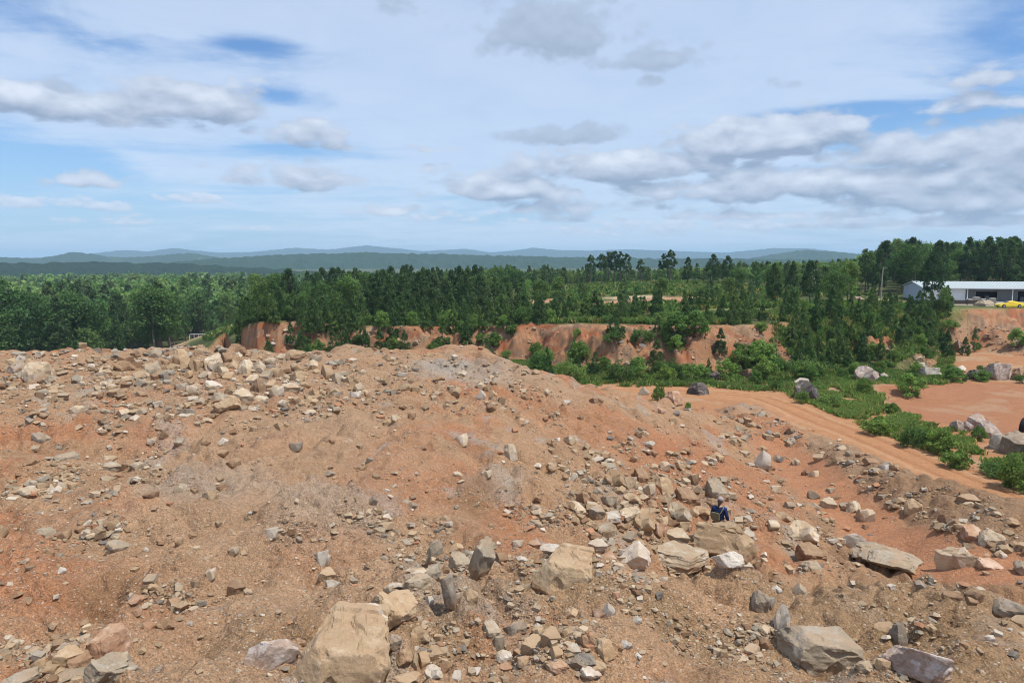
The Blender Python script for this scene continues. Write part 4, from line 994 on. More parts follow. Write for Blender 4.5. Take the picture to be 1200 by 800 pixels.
grass('weeds', 14000, by_mask(fl_m, 135), 22, (.2, .6), (.15, .235, .065), 8, .09)
bank = (s > -24) * (s < np.where(T2 > math.atan2(1030 - 600, F), 4, 20)) * (T2 > math.atan2(640 - 600, F)) * (T2 < math.atan2(1108 - 600, F)) * np.where(T2 > math.atan2(905 - 600, F), .8, np.where(s > .5, .7, .0)) * (fbm(X, Y, 7, 3, 77) > np.where(T2 > math.atan2(905 - 600, F), -.3, -.02))
grass('undergrowth', 15000, by_mask(bank * (1 - m_w), 150), 23, (.3, 1.0), (.125, .20, .06), 8, .11)

mead = np.zeros((NR, NT))
for px_, d_, a_, b_ in [(735, 235, 36, 58), (690, 170, 40, 40), (960, 150, 22, 26), (790, 185, 50, 34), (560, 190, 60, 45), (420, 200, 40, 40)]:
    x_, y_, _z = at(px_, d_); mead = np.maximum(mead, (((X - x_) / a_) ** 2 + ((Y - y_) / b_) ** 2 < 1) * (.35 + (fbm(X, Y, 9, 2, 78) > 0)))
for p_, d_, a_, b_ in CLEAR[1:]:
    x_, y_, _z = at(p_, d_); mead = mead * (((X - x_) / (a_ * .8)) ** 2 + ((Y - y_) / (b_ * .8)) ** 2 > 1)
grass('ground_cover', 9000, by_mask(mead * (s > 1), 320), 24, (.4, 1.3), (.125, .20, .058), 8, .26)

for px_, d_, h_, k_ in [(206, 228, 6.5, 'broadleaf_tree'), (268, 222, 3.4, 'young_pine'), (277, 232, 4.6, 'young_pine'), (283, 246, 6, 'young_pine'), (252, 268, 5, 'young_pine'), (262, 274, 6, 'shrub'), (238, 276, 7, 'broadleaf_tree'), (228, 278, 8, 'pine_tree'), (272, 262, 5.5, 'young_pine')]:
    x_, y_, z_ = at(px_, d_); tree(k_, x_, y_, h_, 'round the lowland clearing', z=z_)
# ------------------------------------------------------------------ hills
HAZE, EXPO = 1.15e-4, 0.2
def hill_mat(name, c1, c2, sc, field=0.0):
    m, nt, b = new_mat(name); q = N(nt); p = q.pos()
    a = q.noise(p, sc, 5, .6); f = q.noise(p, .11, 4, .7); l = q.noise(p, .0016, 3, .5)
    c = q.mix(q.ramp(f, .35, .65), c1, c2)
    c = q.mix(1.0, c, q.mix(a, (.65, .66, .7), (1.3, 1.28, 1.2)), 'MULTIPLY')
    if field: c = q.mix(q.math('MULTIPLY', q.ramp(l, .60, .63), field), c, (.15, .19, .07))
    q.l(c, b.inputs['Base Color']); b.inputs['Roughness'].default_value = 1; b.inputs['Specular IOR Level'].default_value = 0
    q.l(q.bump(f, 1.0, 9.0), b.inputs['Normal'])
    return m
HTOP = 0.0
def ridge(R, W, prof, mat, tree_h, seed, lam, base_z=-60.0, dt=.0011, relief=.25):
    """a wooded ridge at distance R; its skyline follows the profile of pixel column to pixel row"""
    global HTOP
    px = [p for p, _ in prof]; top = [slope_of(y) * R for _, y in prof]
    tt_ = np.arange(math.radians(-56), math.radians(56), dt)
    pxs = 600 + F * np.tan(tt_)
    tz = np.interp(pxs, px, top)
    kw = int(12); ker = np.hanning(kw); ker /= ker.sum(); tz = np.convolve(np.pad(tz, kw, 'edge'), ker, 'same')[kw:-kw]
    rr_ = np.linspace(R - 2.4 * W, R + 2.4 * W, 90)
    T_, R_ = np.meshgrid(tt_, rr_)
    x, y = R_ * np.sin(T_), R_ * np.cos(T_)
    wob = fbm(x, y, lam, 4, seed)
    g = np.exp(-((R_ - R - W * .5 * wob) / W) ** 2 * (1.0))
    z = base_z + (tz - base_z) * g * (1 + relief * .25 * np.abs(wob) * (g < .96)) + tree_h * gnoise(x / (tree_h * 2.2), y / (tree_h * 2.2), seed + 5) * .5
    HTOP = max(HTOP, float(z.max()) + CZ)
    me = mesh_np('hills', np.stack([x, y, z + CZ], -1).reshape(-1, 3), grid_faces(*x.shape), 4, True)
    tag(link('hills', me, mat), kind='structure')
HM1 = hill_mat('cloud_shaded_wooded_hill', (.016, .034, .018), (.026, .050, .024), .012, .0)  # nearest ridge: cloud shadow painted in as darker greens
HM2 = hill_mat('far_wooded_hill', (.018, .034, .022), (.026, .046, .028), .006, 0.0)
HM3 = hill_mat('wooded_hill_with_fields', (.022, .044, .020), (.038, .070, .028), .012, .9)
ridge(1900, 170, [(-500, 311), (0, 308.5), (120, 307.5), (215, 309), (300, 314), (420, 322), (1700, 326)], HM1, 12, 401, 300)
HM4 = hill_mat('middle_wooded_hill', (.022, .046, .022), (.038, .072, .030), .012)
ridge(3100, 300, [(-500, 309), (0, 309), (130, 309), (200, 308), (260, 303), (330, 299), (430, 296.5), (500, 298), (600, 300.5), (720, 303), (830, 303.5), (1000, 305), (1700, 305)], HM4, 14, 411, 500)
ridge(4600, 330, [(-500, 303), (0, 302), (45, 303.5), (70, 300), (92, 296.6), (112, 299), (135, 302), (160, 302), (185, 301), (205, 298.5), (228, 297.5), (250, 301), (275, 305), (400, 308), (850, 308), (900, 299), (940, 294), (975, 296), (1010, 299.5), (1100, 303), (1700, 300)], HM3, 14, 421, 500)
ridge(9500, 900, [(-500, 303), (0, 303.5), (60, 302), (110, 298), (150, 294), (175, 296), (205, 291.8), (230, 294.5), (260, 297), (300, 296), (345, 290.8), (385, 293), (430, 288), (465, 291.5), (495, 294.5), (545, 291.5), (575, 296), (600, 294), (625, 290.2), (655, 293.5), (690, 294.2), (735, 292.6), (790, 294.5), (850, 296.5), (905, 291.8), (940, 292.2), (1000, 298), (1700, 296)], HM2, 18, 431, 1500)
# ------------------------------------------------------------------ things people put there
def flat_mat(name, col, rough=.6, metal=0.0, var=.12, sc=2.0, streak=0.0):
    m, nt, b = new_mat(name); q = N(nt); p = q.pos()
    f = q.noise(p, sc, 5, .6)
    c = q.mix(1.0, (*col,), q.mix(f, (1 - var,) * 3, (1 + var,) * 3), 'MULTIPLY')
    if streak:
        mp = q.n('ShaderNodeMapping'); mp.inputs['Scale'].default_value = (2.2, 2.2, .15); q.l(p, mp.inputs['Vector'])
        c = q.mix(q.math('MULTIPLY', q.ramp(q.noise(mp.outputs[0], 1.5, 4, .6), .5, .75), streak), c, (.30, .24, .19))
    q.l(c, b.inputs['Base Color']); b.inputs['Roughness'].default_value = rough; b.inputs['Metallic'].default_value = metal
    return m
class MB:
    def __init__(s): s.bm = bmesh.new()
    def box(s, x0, x1, y0, y1, z0, z1, bev=0.0):
        r = bmesh.ops.create_cube(s.bm, size=1.0)
        for v in r['verts']: v.co = Vector((x0 + (v.co.x + .5) * (x1 - x0), y0 + (v.co.y + .5) * (y1 - y0), z0 + (v.co.z + .5) * (z1 - z0)))
        if bev:
            es = list({e for v in r['verts'] for e in v.link_edges}); bmesh.ops.bevel(s.bm, geom=es, offset=bev, segments=2, affect='EDGES', clamp_overlap=True)
        return s
    def poly(s, pts, faces):
        vs = [s.bm.verts.new(p) for p in pts]
        for f in faces: s.bm.faces.new([vs[i] for i in f])
        return s
    def prism(s, prof, y0, y1):
        """a profile in x, z pushed along y"""
        n = len(prof); a = [s.bm.verts.new((x, y0, z)) for x, z in prof]; b = [s.bm.verts.new((x, y1, z)) for x, z in prof]
        s.bm.faces.new(a); s.bm.faces.new(b[::-1])
        for i in range(n): s.bm.faces.new((a[i], b[i], b[(i + 1) % n], a[(i + 1) % n]))
        return s
    def tube(s, path, radii, seg=10):
        v, f = tube(path, radii, seg); o = [s.bm.verts.new(p) for p in v]
        for q in f: s.bm.faces.new([o[i] for i in q])
        s.bm.faces.new(o[:seg][::-1]); s.bm.faces.new(o[-seg:])
        return s
    def lathe(s, prof, axis='Z', seg=24, off=(0, 0, 0)):
        rings = []
        for r, h in prof:
            ring = []
            for k_ in range(seg):
                a = 6.283185 * k_ / seg; c_, s_ = r * math.cos(a), r * math.sin(a)
                p = (c_, s_, h) if axis == 'Z' else (c_, h, s_)
                ring.append(s.bm.verts.new((p[0] + off[0], p[1] + off[1], p[2] + off[2])))
            rings.append(ring)
        for a, b in zip(rings[:-1], rings[1:]):
            for k_ in range(seg): s.bm.faces.new((a[k_], a[(k_ + 1) % seg], b[(k_ + 1) % seg], b[k_]))
        s.bm.faces.new(rings[0][::-1]); s.bm.faces.new(rings[-1])
        return s
    def build(s, name, mat, parent=None, smooth=False, loc=None):
        bmesh.ops.recalc_face_normals(s.bm, faces=s.bm.faces[:])
        me = bpy.data.meshes.new(name); s.bm.to_mesh(me); s.bm.free(); me.materials.append(mat)
        if smooth:
            me.polygons.foreach_set('use_smooth', np.ones(len(me.polygons), bool)); me.set_sharp_from_angle(angle=math.radians(35))
        return link(name, me, None, parent, loc)

# ---- the long metal shed: origin at its front left corner, front along +x, depth along +y
M_SIDE = flat_mat('blue_grey_sheet', (.36, .41, .50), .55, 0, .06, .6, .12)
M_WHITE = flat_mat('white_sheet', (.72, .73, .74), .5, 0, .05, .8, .15)
M_ROOF = flat_mat('pale_roof_sheet', (.42, .47, .47), .5, 0, .08, .4, .12)
M_BACK = flat_mat('grey_recess', (.20, .195, .20), .8, 0, .12, .7, .3)
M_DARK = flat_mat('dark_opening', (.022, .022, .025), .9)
M_STEEL = flat_mat('dull_steel', (.30, .30, .30), .5, .3)
bx, by = (1081 - 600) / F * 160, 160.0
bz = slope_of(352.5) * 160 + CZ
SH = empty('metal_shed', (bx, by, bz), -math.radians(10))
tag(SH, 'long low metal shed with pale roof, white panel and open bays', 'shed')
LEN, DEP, EAV, RID = 38.0, 12.0, 2.95, 4.05
w = MB()
w.poly([(0, 0, 0), (0, DEP, 0), (0, DEP, EAV), (0, DEP / 2, RID - .06), (0, 0, EAV), (.18, 0, 0), (.18, DEP, 0), (.18, DEP, EAV), (.18, DEP / 2, RID - .06), (.18, 0, EAV)],
       [(0, 1, 2, 3, 4), (9, 8, 7, 6, 5), (0, 4, 9, 5), (1, 6, 7, 2), (4, 3, 8, 9), (3, 2, 7, 8), (0, 5, 6, 1)])
w.build('gable_wall', M_SIDE, SH)
MB().box(.2, LEN, DEP - .2, DEP, 0, EAV).build('rear_wall', M_SIDE, SH)
MB().box(LEN - .2, LEN, 0, DEP - .21, 0, EAV).build('end_wall', M_SIDE, SH)
ribs = MB()
ribs.box(.19, 8.6, .06, .2, 0, EAV - .02)
for i in range(20): ribs.box(.35 + i * .42, .43 + i * .42, .03, .058, 0, EAV - .04)
ribs.build('white_panel', M_WHITE, SH)
rf = MB().prism([(0, 0), (0, 0)][:0] + [(-.35, 0), (LEN + .3, 0), (LEN + .3, .05), (-.35, .05)], 0, 1) if False else MB()
for sgn in (0, 1):
    y0, y1 = (-.9, DEP / 2) if sgn == 0 else (DEP + .5, DEP / 2)
    z0 = EAV - (.9 if sgn == 0 else .5) * (RID - EAV) / (DEP / 2) + .04; z1 = RID
    rf.poly([(-.4, y0, z0), (LEN + .4, y0, z0), (LEN + .4, y1, z1), (-.4, y1, z1), (-.4, y0, z0 + .12), (LEN + .4, y0, z0 + .12), (LEN + .4, y1, z1 + .12), (-.4, y1, z1 + .12)],
            [(0, 3, 2, 1), (4, 5, 6, 7), (0, 1, 5, 4), (0, 4, 7, 3), (1, 2, 6, 5)])
    n_r = 60
    for i in range(n_r):
        x = -.2 + i * (LEN + .4) / n_r
        rf.poly([(x, y0, z0 + .122), (x + .07, y0, z0 + .122), (x + .07, y1, z1 + .122), (x, y1, z1 + .122), (x, y0, z0 + .16), (x + .07, y0, z0 + .16), (x + .07, y1, z1 + .16), (x, y1, z1 + .16)], [(4, 5, 6, 7), (0, 1, 5, 4), (0, 4, 7, 3), (1, 2, 6, 5)])
ro = rf.build('roof', M_ROOF, SH)
MB().box(-.42, LEN + .42, -1.03, -.905, EAV - .19, EAV + .0).build('gutter', M_WHITE, ro)
# recessed front of the open bays, with dark doorways cut into it
RY = 1.5
OPEN = [(11.2, 15.6, 2.1), (19.6, 24.6, 2.2), (28.2, 32.8, 2.2)]
edges = [8.62] + [v for a, b, h in OPEN for v in (a, b)] + [LEN - .22]
rw = MB()
for a, b in zip(edges[0::2], edges[1::2]): rw.box(a, b, RY, RY + .18, 0, EAV + .25)
for a, b, h in OPEN: rw.box(a, b, RY, RY + .18, h, EAV + .25)
rw.build('bay_wall', M_BACK, SH)
MB().box(8.45, 8.60, .21, RY + .18, 0, EAV + .1).build('side_panel', M_WHITE, SH)
for a, b, h in OPEN:
    f_ = MB().box(a - .08, a + .0, RY - .06, RY - .003, 0, h + .1).box(b, b + .08, RY - .06, RY - .003, 0, h + .1).box(a + .002, b - .002, RY - .06, RY - .003, h, h + .1).build('doorway', M_STEEL, SH)
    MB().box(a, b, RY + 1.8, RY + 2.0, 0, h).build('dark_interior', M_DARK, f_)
    for x in (a + .9, a + 2.3): MB().box(x, x + .7, RY + .7, RY + 1.3, 0, random.uniform(.7, 1.3), .04).build('stored_crate', M_BACK, f_)
for x in (8.72, 17.6, 26.4, 35.0): MB().box(x - .07, x + .07, -.75, -.6, -.02, EAV - .02).build('post', M_WHITE, SH)
MB().box(0, LEN + 2, -3.0, DEP + .5, -.9, -.01).build('concrete_slab', flat_mat('concrete', (.34, .32, .29), .9), SH)

# ---- low dark timber edge and stone pallets in front of the shed
def thing_at(name, px, d_, py, label, cat, rz=0.0, group=None):
    x = (px - 600) / F * d_
    z = slope_of(py) * d_ + CZ if py else float(height(x, d_))
    return tag(empty(name, (x, d_, z), rz), label, cat, group)
M_TIMB = flat_mat('dark_timber', (.075, .06, .055), .9, 0, .3, 3)
RWL = thing_at('retaining_wall', 1086, 146, 356, 'low dark timber wall running along the yard before the shed', 'wall', -math.radians(4))
for i in range(3):
    MB().box(0, 12.2, -.12, .12, .26 * i + .004 * i, .26 * i + .256, .02).build('beam', M_TIMB, RWL)
for x in (.6, 4.2, 7.8, 11.4): MB().box(x - .1, x + .1, -.24, -.125, -.4, .95, .01).build('post', M_TIMB, RWL)
M_PAL = flat_mat('pallet_wood', (.30, .23, .16), .9, 0, .2, 4); M_STONE = flat_mat('stacked_flagstone', (.42, .38, .33), .9, 0, .3, 6)
def pallet(px, d_, lab, hgt, seed):
    g = random.Random(seed)
    p = thing_at('stone_pallet', px, d_, None, lab, 'pallet', g.uniform(-.2, .2), 'stone pallets before the shed')
    b = MB()
    for y in (-.5, 0, .42): b.box(-.6, .6, y, y + .09, 0, .10)
    for i in range(6): b.box(-.6 + i * .21, -.44 + i * .21, -.52, .52, .102, .125)
    b.build('pallet_base', M_PAL, p)
    z = .13; s_ = MB()
    while z < hgt:
        t_ = g.uniform(.05, .1); s_.box(-.55 + g.uniform(-.04, .06), .55 + g.uniform(-.06, .04), -.46 + g.uniform(-.03, .05), .46, z, z + t_ - .006, .015); z += t_
    s_.build('flagstone_stack', M_STONE, p)
for i, (px, lab) in enumerate([(1136, 'stack of flagstones on a pallet, leftmost before the shed'), (1144, 'tallest stack of flagstones on a pallet before the shed'), (1151, 'pale flagstone pallet in the middle of the shed yard'), (1157, 'low flagstone pallet left of the yellow car'), (1163, 'flagstone pallet just behind the nose of the yellow car')]):
    pallet(px, 150.5, lab, [.9, 1.3, 1.0, .7, 1.1][i], i)
rock(1154, 356.5, 20, 6, 'c', 'x', seed=6, label='low pale rock slab on the yard edge left of the yellow car', group='yard stones')
for px, py, w_, h_, c_, lab in [(979, 349, 7, 6, 'c', 'small pale stone on the yard edge right of the utility pole'), (1005, 350.5, 11, 5, 'd', 'dark stone between the two utility poles'), (1018, 350, 8, 4, 'c', 'pale stone under the right utility pole'), (1059, 373.5, 5, 4, 'w', 'tiny white stone in the green bank below the shed'), (812, 351, 6, 4, 'w', 'white stone at the right end of the middle clearing')]:
    rock(px, py, w_, h_, c_, 'x', label=lab, group='yard stones')

# ---- yellow car, seen from its left side, nose to the left
M_YEL = flat_mat('yellow_paint', (.78, .56, .02), .25, 0, .03); M_YEL.node_tree.nodes['Principled BSDF'].inputs['Coat Weight'].default_value = .6
M_GLASS = flat_mat('car_glass', (.02, .025, .03), .08); M_TYRE = flat_mat('tyre_rubber', (.018, .018, .019), .85, 0, .2, 8); M_RIM = flat_mat('alloy', (.45, .45, .46), .3, .8); M_LAMP = flat_mat('lamp_glass', (.6, .6, .58), .1); M_RED = flat_mat('rear_lamp_red', (.35, .01, .01), .2)
CAR = thing_at('parked_car', 1182.5, 134, None, 'yellow two-door sports car parked on the yard edge', 'car', math.radians(-3))
CAR.location.z += .02
def loft(secs, name, mat, parent, bev=0):
    """cross sections along x: x, half width bottom, half width top, z bottom, z top"""
    b = bmesh.new(); rings = []
    for x, wb, wt, z0, z1 in secs:
        zm = z0 + (z1 - z0) * .55
        rings.append([b.verts.new(p) for p in ((x, -wb, z0), (x, -max(wb, wt) - .02, zm), (x, -wt, z1), (x, wt, z1), (x, max(wb, wt) + .02, zm), (x, wb, z0))])
    for a, c in zip(rings[:-1], rings[1:]):
        for k_ in range(6): b.faces.new((a[k_], a[(k_ + 1) % 6], c[(k_ + 1) % 6], c[k_]))
    b.faces.new(rings[0][::-1]); b.faces.new(rings[-1])
    bmesh.ops.recalc_face_normals(b, faces=b.faces[:])
    if bev: bmesh.ops.bevel(b, geom=b.edges[:], offset=bev, segments=2, affect='EDGES', clamp_overlap=True)
    m = MB(); m.bm.free(); m.bm = b
    return m.build(name, mat, parent, True)
loft([(-2.25, .62, .58, .34, .55), (-2.1, .82, .74, .22, .68), (-1.3, .9, .8, .18, .82), (-.6, .92, .82, .18, .9), (.6, .92, .84, .18, .93), (1.5, .92, .82, .2, .97), (2.05, .86, .76, .28, .95), (2.22, .74, .66, .4, .84)], 'body', M_YEL, CAR, .03)
cab = loft([(-.82, .70, .66, .86, .90), (-.05, .74, .56, .86, 1.22), (.55, .74, .55, .86, 1.25), (1.15, .72, .56, .86, 1.12), (1.7, .68, .62, .9, .97)], 'cabin', M_YEL, CAR, .02)
for sg in (-1, 1):
    MB().poly([(-.62, sg * .765, .92), (.55, sg * .775, .92), (.5, sg * .625, 1.19), (-.02, sg * .635, 1.17)], [(0, 1, 2, 3)]).build('side_window', M_GLASS, cab)
MB().poly([(-.80, -.60, .935), (-.80, .60, .935), (-.10, .50, 1.215), (-.10, -.50, 1.215)], [(0, 1, 2, 3)]).build('windscreen', M_GLASS, cab)
for sg in (-1, 1):
    MB().box(-2.22, -2.05, sg * .60 - .13, sg * .60 + .13, .56, .66, .02).build('headlight', M_LAMP, CAR)
    MB().box(2.16, 2.24, sg * .52 - .12, sg * .52 + .12, .66, .78, .02).build('tail_light', M_RED, CAR)
    for x in (-1.36, 1.36):
        y0 = sg * .93
        wh = MB().lathe([(.20, -.1), (.31, -.1), (.325, -.06), (.325, .06), (.31, .1), (.20, .1)], 'Y', 22, (x, y0 - sg * .04, .325)).build('wheel', M_TYRE, CAR, True)
        MB().lathe([(.04, sg * .115), (.19, sg * .105), (.20, sg * .07)], 'Y', 18, (x, y0 - sg * .04, .325)).build('rim', M_RIM, wh, True)

# ---- utility poles
M_POLE = flat_mat('weathered_pole', (.30, .26, .22), .9, 0, .2, 3)
def up(px, d_, base, top, lab, arm):
    p = thing_at('utility_pole', px, d_, None, lab, 'utility pole')
    h = slope_of(top) * d_ + CZ - p.location.z
    MB().tube([(0, 0, -.3), (.05, 0, h * .5), (.16, 0, h)], [.17, .14, .10], 10).build('pole', M_POLE, p, True)
    if arm == 'box':
        MB().lathe([(.02, -.5), (.22, -.48), (.22, .35), (.16, .42)], 'Z', 14, (-.28, -.05, h - 1.9)).build('transformer', M_STEEL, p, True)
        MB().box(-.35, .55, -.06, .06, h - .42, h - .30).build('crossarm', M_POLE, p)
        for x in (-.25, .15, .5): MB().lathe([(.03, 0), (.05, .06), (.02, .15)], 'Z', 8, (x, 0, h - .3)).build('insulator', M_LAMP, p)
    else:
        MB().tube([(.15, 0, h - .35), (.5, 0, h - .12), (.95, 0, h - .05)], [.035, .03, .03], 8).build('bracket', M_STEEL, p)
        MB().box(.8, 1.25, -.12, .12, h - .16, h - .06, .03).build('lamp_head', M_STEEL, p)
up(954, 168, 352, 315, 'leaning wooden utility pole with a small white transformer', 'box')
up(1032, 172, 332, 313, 'pale pole with a short lamp bracket near the shed', 'lamp')

# ---- small open plant shelter in the lowland clearing at the left
SHL = thing_at('open_shelter', 229, 252, None, 'small white framed shelter in the lowland clearing', 'shelter', .15)
SHL.location.z += .0
MB().box(-2.4, 2.5, -1.3, 1.3, 2.55, 2.7, .02).build('roof', M_STEEL, SHL)
MB().box(-2.2, 2.3, 1.0, 1.1, .9, 2.4).build('back_panel', M_BACK, SHL)
for x in (-2.2, -.7, .8, 2.3):
    for y in (-1.2, 1.2): MB().box(x - .07, x + .07, y - .07, y + .07, 0, 2.55).build('post', M_WHITE, SHL)
MB().box(-2.1, 2.2, -.9, .7, .004, .75, .05).build('work_bench', M_WHITE, SHL)

# ---- big tyre lying at the right edge of the red pan
TY = tag(MB().lathe([(.30, -.25), (.66, -.27), (.80, -.20), (.84, -.08), (.84, .08), (.80, .20), (.66, .27), (.30, .25), (.28, 0)], 'Y', 36).build('tyre', M_TYRE, None, True), 'large black tyre standing at the right edge of the red pan', 'tyre')
tx, ty_, tz = hit(1199, 509); TY.location = (tx, ty_, tz + .76); TY.rotation_euler = (.12, 0, .75); TY.scale = (.86, .86, .86)

# ---- the person behind the flat-topped boulder: back to us, head turned right
def skin_body(name, pts, edges, mat, parent, sub=2):
    me = bpy.data.meshes.new(name); me.from_pydata([p[:3] for p in pts], edges, [])
    o = bpy.data.objects.new(name, me); COL.objects.link(o)
    o.modifiers.new('skin', 'SKIN'); sk = me.skin_vertices if me.skin_vertices else None
    if not me.skin_vertices:
        bmx = bmesh.new(); bmx.from_mesh(me); bmx.verts.layers.skin.verify(); bmx.to_mesh(me); bmx.free()
    for v, p in zip(me.skin_vertices[0].data, pts): v.radius = (p[3], p[4] if len(p) > 4 else p[3])
    me.skin_vertices[0].data[0].use_root = True
    m = o.modifiers.new('sub', 'SUBSURF'); m.levels = sub; m.render_levels = sub
    dg = bpy.context.evaluated_depsgraph_get(); ev = o.evaluated_get(dg); nm = bpy.data.meshes.new_from_object(ev)
    bpy.data.objects.remove(o)
    nm.name = name; nm.materials.clear(); nm.materials.append(mat)
    nm.polygons.foreach_set('use_smooth', np.ones(len(nm.polygons), bool))
    return link(name, nm, None, parent)
M_SKIN = flat_mat('skin', (.42, .25, .17), .55, 0, .05, 8); M_BLUE = flat_mat('navy_shirt', (.016, .03, .095), .85, 0, .2, 9); M_DENIM = flat_mat('dark_trousers', (.035, .04, .055), .9, 0, .2, 9)
M_HAIR = flat_mat('dark_hair', (.035, .022, .016), .6, 0, .3, 30); M_CAP = flat_mat('pale_cap', (.32, .27, .27), .8, 0, .05, 9); M_BAG = flat_mat('olive_canvas', (.20, .175, .10), .9, 0, .2, 12); M_BOOT = flat_mat('boot_leather', (.09, .06, .04), .8)
ppx, pd = 851.5, 23.3
pxw = (ppx - 600) / F * pd; pz = slope_of(585.5) * pd + CZ - 1.68
PER = tag(empty('person', (pxw, pd, pz), math.radians(-38)), 'person in a navy shirt and white cap standing behind the flat boulder', 'person')
# local axes: +y the way the person faces, +x to the right hand
B = [(0, 0, .93, .155, .115), (0, -.01, 1.10, .15, .105), (0, -.02, 1.28, .17, .115), (0, .0, 1.41, .12, .085), (0, .03, 1.47, .055), (0, .055, 1.53, .056),
     (-.19, .0, 1.40, .062), (-.255, -.02, 1.15, .048), (-.20, .16, .98, .036), (-.16, .22, .95, .030),
     (.19, .0, 1.40, .062), (.265, -.01, 1.15, .048), (.23, .17, 1.0, .036), (.20, .24, .97, .030),
     (-.095, 0, .86, .10), (-.11, .03, .48, .066), (-.12, -.01, .10, .045), (-.125, .02, .055, .045), (-.13, .14, .035, .036),
     (.095, 0, .86, .10), (.11, .05, .48, .066), (.13, .02, .10, .045), (.135, .05, .055, .045), (.14, .17, .035, .036)]
E = [(0, 1), (1, 2), (2, 3), (3, 4), (4, 5), (3, 6), (6, 7), (7, 8), (8, 9), (3, 10), (10, 11), (11, 12), (12, 13), (0, 14), (14, 15), (15, 16), (16, 17), (17, 18), (0, 19), (19, 20), (20, 21), (21, 22), (22, 23)]
# head and hands are joined to the same surface
HD = [(0, .065, 1.57, .072, .08), (0, .065, 1.63, .078, .09), (0, .06, 1.685, .058, .07)]
n0 = len(B); B += HD; E += [(5, n0), (n0, n0 + 1), (n0 + 1, n0 + 2)]
nose = len(B); B += [(0, .165, 1.605, .013)]; E += [(n0, nose)]
for side, wrist in ((-1, 9), (1, 13)):
    wx, wy, wz = B[wrist][:3]
    palm = len(B); B.append((wx + side * -.01, wy + .055, wz - .02, .034, .02)); E.append((wrist, palm))
    for k_, (dx_, ln) in enumerate([(-.028, .062), (-.009, .075), (.011, .07), (.029, .055)]):
        a = len(B); B += [(wx + dx_, wy + .095, wz - .028, .0095), (wx + dx_ * 1.1, wy + .095 + ln * .45, wz - .045, .0085), (wx + dx_ * 1.1, wy + .095 + ln * .6, wz - .075, .0075)]
        E += [(palm, a), (a, a + 1), (a + 1, a + 2)]
    a = len(B); B += [(wx - side * .045, wy + .06, wz - .02, .011), (wx - side * .058, wy + .10, wz - .035, .009)]; E += [(palm, a), (a, a + 1)]
body = skin_body('body', B, E, M_SKIN, PER, 2)
for ex in (-.032, .032): MB().lathe([(.002, -.011), (.009, -.006), (.011, 0), (.009, .006), (.002, .011)], 'Y', 10, (ex, .143, 1.64)).build('eye', M_DARK, PER, True)
MB().box(-.025, .025, .142, .15, 1.567, 1.576, .003).build('mouth', M_RED, PER)
for ex in (-1, 1): MB().lathe([(.004, -.012), (.026, -.008), (.03, 0), (.022, .01)], 'Y', 10, (ex * .085, .05, 1.62)).build('ear', M_SKIN, PER, True)
SHIRT = [(p[0], p[1], p[2], p[3] + .022, (p[4] if len(p) > 4 else p[3]) + .022) for p in B[:4]] + [(0, .02, 1.45, .068)] + [(p[0], p[1], p[2], p[3] + .017) for p in (B[6], B[7], B[8], B[10], B[11], B[12])]
skin_body('shirt', SHIRT, [(0, 1), (1, 2), (2, 3), (3, 4), (3, 5), (5, 6), (6, 7), (3, 8), (8, 9), (9, 10)], M_BLUE, PER, 2)
TR = [(0, 0, .95, .165, .125)] + [(p[0], p[1], p[2], p[3] + .016) for p in (B[14], B[15], B[16], B[19], B[20], B[21])]
skin_body('trousers', TR, [(0, 1), (1, 2), (2, 3), (0, 4), (4, 5), (5, 6)], M_DENIM, PER, 2)
for s_ in (17, 22): skin_body('boot', [(*B[s_][:3], .062), (*B[s_ + 1][:3], .05), (B[s_][0], B[s_][1] - .02, .14, .058)], [(0, 1), (0, 2)], M_BOOT, PER, 2)
skin_body('hair', [(0, .03, 1.655, .096, .088), (0, -.02, 1.60, .075, .07), (0, -.07, 1.56, .04), (0, -.10, 1.47, .03), (0, -.10, 1.40, .014)], [(0, 1), (1, 2), (2, 3), (3, 4)], M_HAIR, PER, 2)
cap = MB().lathe([(.098, 0), (.102, .02), (.095, .05), (.065, .082), (.03, .092)], 'Z', 22, (0, .055, 1.675)).build('cap', M_CAP, PER, True)
MB().poly([(-.075, .135, 1.685), (.075, .135, 1.685), (.06, .235, 1.672), (-.06, .235, 1.672), (-.075, .135, 1.693), (.075, .135, 1.693), (.06, .235, 1.68), (-.06, .235, 1.68)], [(0, 3, 2, 1), (4, 5, 6, 7), (0, 1, 5, 4), (1, 2, 6, 5), (2, 3, 7, 6), (3, 0, 4, 7)]).build('peak', M_CAP, cap)
BAG = tag(empty('shoulder_bag', (pxw, pd, pz), math.radians(-38)), 'olive canvas bag slung across the back of the person', 'bag')
bg_ = MB().box(-.20, .10, -.275, -.165, 1.04, 1.30, .035).build('pouch', M_BAG, BAG, True)
MB().box(-.205, .105, -.285, -.272, 1.17, 1.305, .005).build('flap', M_BAG, bg_)
MB().tube([(.10, -.17, 1.28), (.16, -.10, 1.44), (.13, .04, 1.49), (.0, .13, 1.33), (-.17, .10, 1.15), (-.22, -.06, 1.09), (-.19, -.19, 1.10)], [.016] * 7, 6).build('strap', M_BAG, BAG, True)

# a stone for the person to stand on, should the hollow lie lower
gz_ = float(height(pxw, pd))
if gz_ < pz - .02:
    st = link('rock', rock_mesh('big', 204, 'b')); st.scale = (.95, .8, (pz - gz_) + .35); st.location = (pxw, pd, (pz + gz_ - .35) / 2 + .03)
    tag(st, 'brown stone under the feet of the person', 'rock')
print('PERSON', round(pz, 2), round(gz_, 2))
